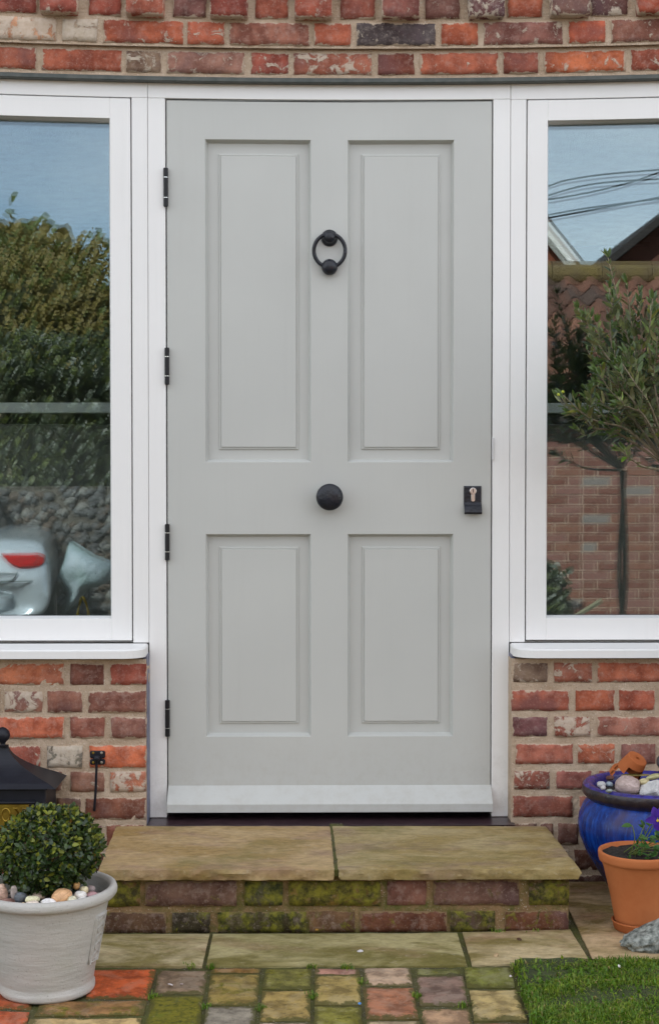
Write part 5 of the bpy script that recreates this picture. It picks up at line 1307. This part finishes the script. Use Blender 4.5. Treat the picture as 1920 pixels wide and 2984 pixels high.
gable('dark brick gable house with black roof edge mirrored in the right window', 20, (1745, 800), (2040, 560), (2335, 800), '5c382c', '2c2624', None)
# overhead cables
for k, ln in enumerate(([(1590, 545), (1650, 525), (1760, 508), (1925, 494)], [(1590, 572), (1680, 545), (1780, 530), (1925, 521)], [(1590, 583), (1720, 560), (1840, 530), (1925, 500)],
                        [(1590, 628), (1700, 608), (1820, 592), (1925, 578)], [(1590, 636), (1700, 616), (1820, 594), (1925, 574)])):
    P = [mir(px, py, 17) for px, py in ln]; d0 = P[0]-P[1]; d1 = P[-1]-P[-2]
    b = MB(); tube(b, [P[0]+d0*9]+smooth_path(P, 5)+[P[-1]+d1*5], .011, 5); o = b.build('overhead_cable', IRON, None); tag(o, ('topmost black cable crossing the sky in the right window', 'second cable from the top in the right window, nearly straight', 'third cable in the right window, rising steeply to the right', 'fourth cable in the right window, upper of the lowest pair', 'lowest cable mirrored in the right window, just above the gables')[k], 'cable', 'overhead cables mirrored in the right window')
# flint wall, hedge, trees (left pane)
FY = -9.9
fw = thing('flint_wall', 'rubble flint garden wall mirrored behind the car in the left window', 'wall', (-4, FY, -.4))
b = MB(); vsb, fsb = bev_box(-12, .6, FY-.35, FY-.03, -.5, 1.0, 0); b.add(vsb, fsb); b.build('mortar_core', simple('wall_lime', (.09, .08, .06), .95, 0, 20, .02, (.13, .11, .09)), fw)
b = MB(); bm = bmesh.new(); bmesh.ops.create_icosphere(bm, subdivisions=1, radius=1); iv = [v.co.copy() for v in bm.verts]; if_ = [tuple(v.index for v in f.verts) for f in bm.faces]; bm.free()
for i in range(2300):
    x = rnd.uniform(-6.5, .5); z = rnd.uniform(-.35, .98); sx_, sy_, sz_ = rnd.uniform(.035, .08), .05, rnd.uniform(.025, .05)
    R0 = Matrix.Rotation(rnd.uniform(-.5, .5), 3, 'Y'); b.add([Vector((x, FY-.03, z))+R0 @ Vector((v.x*sx_*(1+.25*mnoise.noise(v*2+Vector((i, 0, 0)))), v.y*sy_, v.z*sz_)) for v in iv], if_, rnd.choice((0, 0, 1, 2)))
b.build('flints', [simple('flint_grey', (.12, .115, .11), .7, 0, 40, .01, (.06, .06, .06)), simple('flint_white', (.21, .20, .18), .7), simple('flint_brown', (.10, .07, .05), .7)], fw, kind='stuff', smooth=True)
def bushmass(name, label, cat, x0, x1, y0, y1, z0, z1, n, size, mats, pick, seed, group=None, topn=.25, trunks=None):
    t = thing(name, label, cat, ((x0+x1)/2, (y0+y1)/2, -.4), group); g2 = random.Random(seed); V, Fs = leaf_verts(size, size*.42, .2, .2, st=(0, .35, .75, 1)); fr2 = []
    while len(fr2) < n:
        x, y = g2.uniform(x0, x1), y1-(y1-y0)*g2.random()**2.2; zt_ = z1*(1+topn*mnoise.noise(Vector((x*.9, seed, 0)))+topn*.5*mnoise.noise(Vector((x*3.1, seed, 4)))); z = z0+(zt_-z0)*g2.random()
        cl = mnoise.noise(Vector((x*1.8, y*1.8+seed, z*1.8)))
        if cl < -.18 and g2.random() < .75: continue
        dv = Vector((g2.gauss(0, 1), g2.gauss(.3, .6), g2.gauss(.1, 1))); nn = Vector((g2.gauss(0, .5), g2.gauss(1, .5), g2.gauss(.5, .5)))
        fr2.append((frameM((x, y, z), dv, nn, g2.uniform(.6, 1.4)), pick(g2, x, z, cl)))
    foliage(t, fr2, (V, Fs), mats, 0, rest='foliage', sm=False)
    b = MB()
    for q in range(trunks or 14):
        x = g2.uniform(x0, x1); y = (y0+y1)/2+g2.uniform(0, (y1-y0)/2); h = z0+(z1-z0)*g2.uniform(.3, .7)
        tube(b, smooth_path([(x, y, -.4), (x+g2.gauss(0, .1), y, (h-.4)/2), (x+g2.gauss(0, .3), y, h)], 4), [.04]*5+[.02]*4, 5)
    b.build('trunk', simple(name+'_bark', (.20, .18, .11), .9), t)
    # dense inner core: twigs, with the shade between them painted dark
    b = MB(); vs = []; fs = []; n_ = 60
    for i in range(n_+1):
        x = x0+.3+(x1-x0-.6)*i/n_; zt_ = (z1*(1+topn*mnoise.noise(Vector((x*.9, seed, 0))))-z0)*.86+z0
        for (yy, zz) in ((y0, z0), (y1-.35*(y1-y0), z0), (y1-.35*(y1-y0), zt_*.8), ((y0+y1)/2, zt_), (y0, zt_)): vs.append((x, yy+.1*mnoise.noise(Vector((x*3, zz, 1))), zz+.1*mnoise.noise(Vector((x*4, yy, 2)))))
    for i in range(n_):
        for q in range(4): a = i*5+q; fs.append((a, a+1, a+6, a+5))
    b.add(vs, fs); b.build('twigs_and_shade', simple(name+'_core', (.035, .04, .015), .95), t)
    return t
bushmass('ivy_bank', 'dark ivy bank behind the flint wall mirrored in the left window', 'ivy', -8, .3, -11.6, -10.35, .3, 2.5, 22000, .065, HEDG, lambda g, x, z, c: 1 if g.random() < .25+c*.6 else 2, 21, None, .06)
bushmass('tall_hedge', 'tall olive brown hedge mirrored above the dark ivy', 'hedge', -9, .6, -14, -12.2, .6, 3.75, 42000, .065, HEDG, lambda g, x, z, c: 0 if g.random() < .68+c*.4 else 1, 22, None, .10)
def tree(label, x, y, h, rcr, seed, mats, n=2600):
    t = thing('tree', label, 'tree', (x, y, -.4), 'trees beyond the hedge'); g2 = random.Random(seed); b = MB(); fr2 = []
    tube(b, [(x, y, -.4), (x+.1, y, h*.4), (x, y, h*.75)], [.22, .15, .05], 7); V, Fs = leaf_verts(.2, .08, .2, .2, st=(0, .35, .75, 1))
    for q in range(34):
        el = g2.uniform(-.3, 1.3); a = g2.uniform(0, 6.28); d = Vector((math.cos(a)*math.cos(el), math.sin(a)*math.cos(el), math.sin(el))); p0 = Vector((x, y, h*g2.uniform(.35, .6))); p1 = Vector((x, y, h*.62))+Vector((d.x*rcr, d.y*rcr, d.z*h*.36)); tube(b, [p0, (p0+p1)/2+Vector((0, 0, .1)), p1], [.05, .03, .012], 4)
        for _ in range(n//34): p = p1+Vector((g2.gauss(0, .33), g2.gauss(0, .33), g2.gauss(0, .26))); fr2.append((frameM(p, (g2.gauss(0, 1), g2.gauss(0, 1), g2.gauss(0, 1)), (g2.gauss(0, 1), 1, .5), g2.uniform(.6, 1.3)), g2.choice((0, 0, 1))))
    b.build('trunk', simple('tree_bark', (.07, .05, .03), .9), t); foliage(t, fr2, (V, Fs), mats, 0, rest='crown', sm=False)
x_, z_ = onY(225, 690, CAM.y+28); tree('round brown green tree rising over the hedge in the left pane', x_, -23.7, z_-.7, 1.2, 31, HEDG)
x_, z_ = onY(20, 640, CAM.y+26); tree('taller tree at the left edge of the mirrored view', x_, -21.8, z_-.3, 1.1, 32, HEDG)
x_, z_ = onY(-250, 640, CAM.y+27); tree('tree furthest left beyond the hedge', x_, -22.5, z_-.2, 1.6, 33, HEDG)
# shrub against the shed
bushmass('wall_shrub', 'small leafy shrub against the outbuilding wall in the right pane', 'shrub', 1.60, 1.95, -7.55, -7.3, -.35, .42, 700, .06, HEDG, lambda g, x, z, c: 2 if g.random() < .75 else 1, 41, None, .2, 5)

# silver car
D = 12.1; cy = 2*GY-(CAM.y+D); kx = D/FPX; xr_ = CAM.x+(158-903)*kx+.0; zbt = CAM.z-(1795-1381)*kx-.05; ztop = CAM.z-(1567-1381)*kx
cw = .90; ccx = xr_-cw
car = thing('parked_car', 'silver saloon car with a red tail light mirrored in the left window', 'car', (ccx, cy-2.2, -.402))
def carpaint():
    m, n, b = mat('silver_car_paint'); setc(n, b, (.52, .57, .60)); b.inputs['Metallic'].default_value = .35; b.inputs['Roughness'].default_value = .3; b.inputs['Coat Weight'].default_value = .8; b.inputs['Coat Roughness'].default_value = .05; return m
CP = carpaint()
# long section list: (distance from the rear, half width, z bottom, z shoulder, z top)
zsh = ztop
secs = [(-.02, .70, zbt+.10, zbt+.34, zbt+.36), (.03, .82, zbt+.03, zbt+.42, zbt+.45), (.10, .87, zbt, zsh-.10, zsh-.06), (.20, .89, zbt, zsh-.04, zsh), (.6, .90, zbt, zsh-.02, zsh+.02), (1.1, .90, zbt, zsh, zsh+.05), (3.2, .90, zbt, zsh, zsh+.05), (4.0, .88, zbt, zsh-.12, zsh-.06), (4.35, .80, zbt+.03, zsh-.25, zsh-.2), (4.45, .66, zbt+.1, zsh-.34, zsh-.32)]
# rear end profile, seen from behind: bumper swells out, boot lid steps in
secs = [(.10, .60, zbt+.06, zbt+.20, zbt+.22), (.0, .80, zbt+.04, zbt+.30, zbt+.33), (.035, .885, zbt+.01, zbt+.36, zbt+.40), (.10, .895, zbt, zsh-.12, zsh-.07), (.19, .88, zbt, zsh-.03, zsh)]+secs[4:]
def carloop(hw_, a, s_, t, y):
    pts = [(-.80, a), (.80, a)]; L_ = []
    prof = [(.70, a), (.94, a+.04), (1.0, a+(s_-a)*.35), (1.0, a+(s_-a)*.6), (.965, s_-(s_-a)*.1), (.93, s_), (.82, s_+(t-s_)*.7), (.5, t), (0, t+.005)]
    R1 = [(ccx+hw_*x, y, z) for x, z in prof]; L1 = [(ccx-hw_*x, y, z) for x, z in reversed(prof[:-1])]
    return R1+L1
b = MB(); vs = []; fs = []; n = 17
for (d, hw_, a, s_, t) in secs: vs += carloop(hw_, a, s_, t, cy-d)
for k in range(len(secs)-1):
    for i in range(n): j = (i+1) % n; fs.append((k*n+i, k*n+j, (k+1)*n+j, (k+1)*n+i))
fs.append(tuple(range(n))); fs.append(tuple((len(secs)-1)*n+i for i in range(n)))
b.add(vs, fs); bo = b.build('body', CP, car, smooth=True); sm_ = bo.modifiers.new('smooth', 'SUBSURF'); sm_.levels = 2; sm_.render_levels = 2
b = MB(); zc0 = zsh+.02
cs_ = [(1.2, .40, .0), (1.8, .36, .24), (2.1, .34, .32), (2.8, .34, .34), (3.6, .40, .0)]; vs = []
for (d, hw_, h) in cs_: vs += [(ccx-.45, cy-d, zc0), (ccx-hw_, cy-d, zc0+h), (ccx+hw_, cy-d, zc0+h), (ccx+.45, cy-d, zc0)]
fs = []
for k in range(4):
    for i in range(3): fs.append((k*4+i, k*4+i+1, k*4+i+5, k*4+i+4))
b.add(vs, fs); b.build('cabin_glass', simple('car_glass', (.02, .025, .03), .08), car, smooth=False)
LR = simple('red_tail_lens', (.55, .01, .01), .12); 
for sgn in (1, -1):
    lens = [(8, 1612), (60, 1611), (118, 1611), (136, 1620), (137, 1636), (128, 1647), (100, 1652), (60, 1652), (38, 1643), (24, 1630)]
    b = MB(); vs = []; n_ = len(lens); L3 = [mir(px, py, D) for px, py in lens]; mid = sum(L3, Vector())/n_
    for q, (dy_, sc_) in enumerate(((-.16, 1.0), (-.018, 1.0), (.004, .93), (.010, .5))):
        for p in L3:
            p2 = mid.lerp(p, sc_); x = p2.x if sgn > 0 else 2*ccx-p2.x; wrap = max(0, (abs(x-ccx)-.66)/.24); vs.append((x, cy-.028+dy_-.075*wrap*wrap, p2.z))
    fs = [(q*n_+i, q*n_+(i+1) % n_, (q+1)*n_+(i+1) % n_, (q+1)*n_+i) for q in range(3) for i in range(n_)]+[tuple(3*n_+i for i in range(n_))]
    b.add(vs, fs); tl = b.build('tail_light', LR, car, smooth=False)
    b = MB(); zz = mid.z-.025; xx = (mid.x if sgn > 0 else 2*ccx-mid.x)
    for dx in (-.01, .03): vsb, fsb = bev_box(xx+dx-.008, xx+dx+.008, cy-.05, cy-.035, zz-.012, zz+.012, .003); b.add(vsb, fsb)
    b.build('reflector', simple('white_reflector', (.8, .75, .75), .1), tl)
    b = MB(); gl = [mir(px, py, D) for px, py in ((0, 1697), (30, 1692), (50, 1682), (56, 1664))]
    tube(b, smooth_path([(p.x if sgn > 0 else 2*ccx-p.x, cy-.012, p.z) for p in gl], 4), .004, 5); b.build('boot_gap', BLACK, car)
    b = MB(); tube(b, [(ccx+sgn*(.1+.09*i), cy+.012-.10*max(0, (i-6)/2)**2, zbt+.335) for i in range(9)], .005, 5); b.build('bumper_seam', BLACK, car)
    for dd in (1.0, 3.55):
        b = MB(); lathe(b, [(.20, 0), (.31, .01), (.32, .05), (.32, .17), (.31, .21)], 28, axisM((ccx+sgn*.90, cy-dd, -.082), (-sgn, 0, 0))); w0 = b.build('wheel', simple('tyre_rubber', (.015, .015, .015), .8), car)
        b = MB(); lathe(b, [(.05, -.005), (.19, .004), (.20, .008)], 20, axisM((ccx+sgn*.903, cy-dd, -.082), (-sgn, 0, 0))); b.build('wheel_rim', STEEL, w0)
b = MB(); vsb, fsb = bev_box(ccx-.26, ccx+.26, cy+.0, cy+.02, zbt+.12, zbt+.23, .004); b.add(vsb, fsb); b.build('number_plate', simple('yellow_plate', (.6, .45, .05), .4), car)
b = MB(); tube(b, [(ccx-.55, cy-.02, zbt+.40), (ccx, cy+.005, zbt+.41), (ccx+.62, cy-.02, zbt+.40)], .008, 6); b.build('chrome_strip', NICKEL, car)
car.rotation_euler.z = R_(-8); car.location.x -= .306; car.location.y += .147   # parked a little askew
# sack of compost beside the car
D2 = 12.6; P = [mir(208, 1583, D2), mir(330, 1640, D2), mir(322, 1690, D2), mir(245, 1725, D2), mir(200, 1790, D2), mir(178, 1670, D2)]
b = MB(); c = sum(P, Vector())/6; vs = []; fs = []; rr_ = [1, .93, .7, .35, 0]
out = []
for i in range(6):
    for t in (0, .5): out.append(P[i].lerp(P[(i+1) % 6], t)+Vector((rnd.uniform(-.02, .02), 0, rnd.uniform(-.025, .025))))
n = 12
for k, r in enumerate(rr_[:-1]):
    for p in out: q = c.lerp(p, r); vs.append(q+Vector((0, .16*math.sqrt(1-r*r)+.09*mnoise.noise(q*9), 0)))
for k in range(3):
    for i in range(n): j = (i+1) % n; fs.append((k*n+i, k*n+j, (k+1)*n+j, (k+1)*n+i))
vs.append(c+Vector((0, .17, 0))); fs += [(3*n+i, 3*n+(i+1) % n, 4*n) for i in range(n)]
m0 = len(vs); vs += [p+Vector((0, -.2, 0)) for p in out]; fs += [(j, i, m0+i, m0+j) for i in range(n) for j in ((i+1) % n,)]; fs.append(tuple(m0+i for i in range(n)))
b.add(vs, fs); o = b.build('compost_sack', simple('printed_sack', (.40, .46, .50), .35, 0, 14, .04, (.16, .24, .22), cs=4), None, smooth=True); tag(o, 'pale plastic compost sack leaning beside the car in the left pane', 'sack')
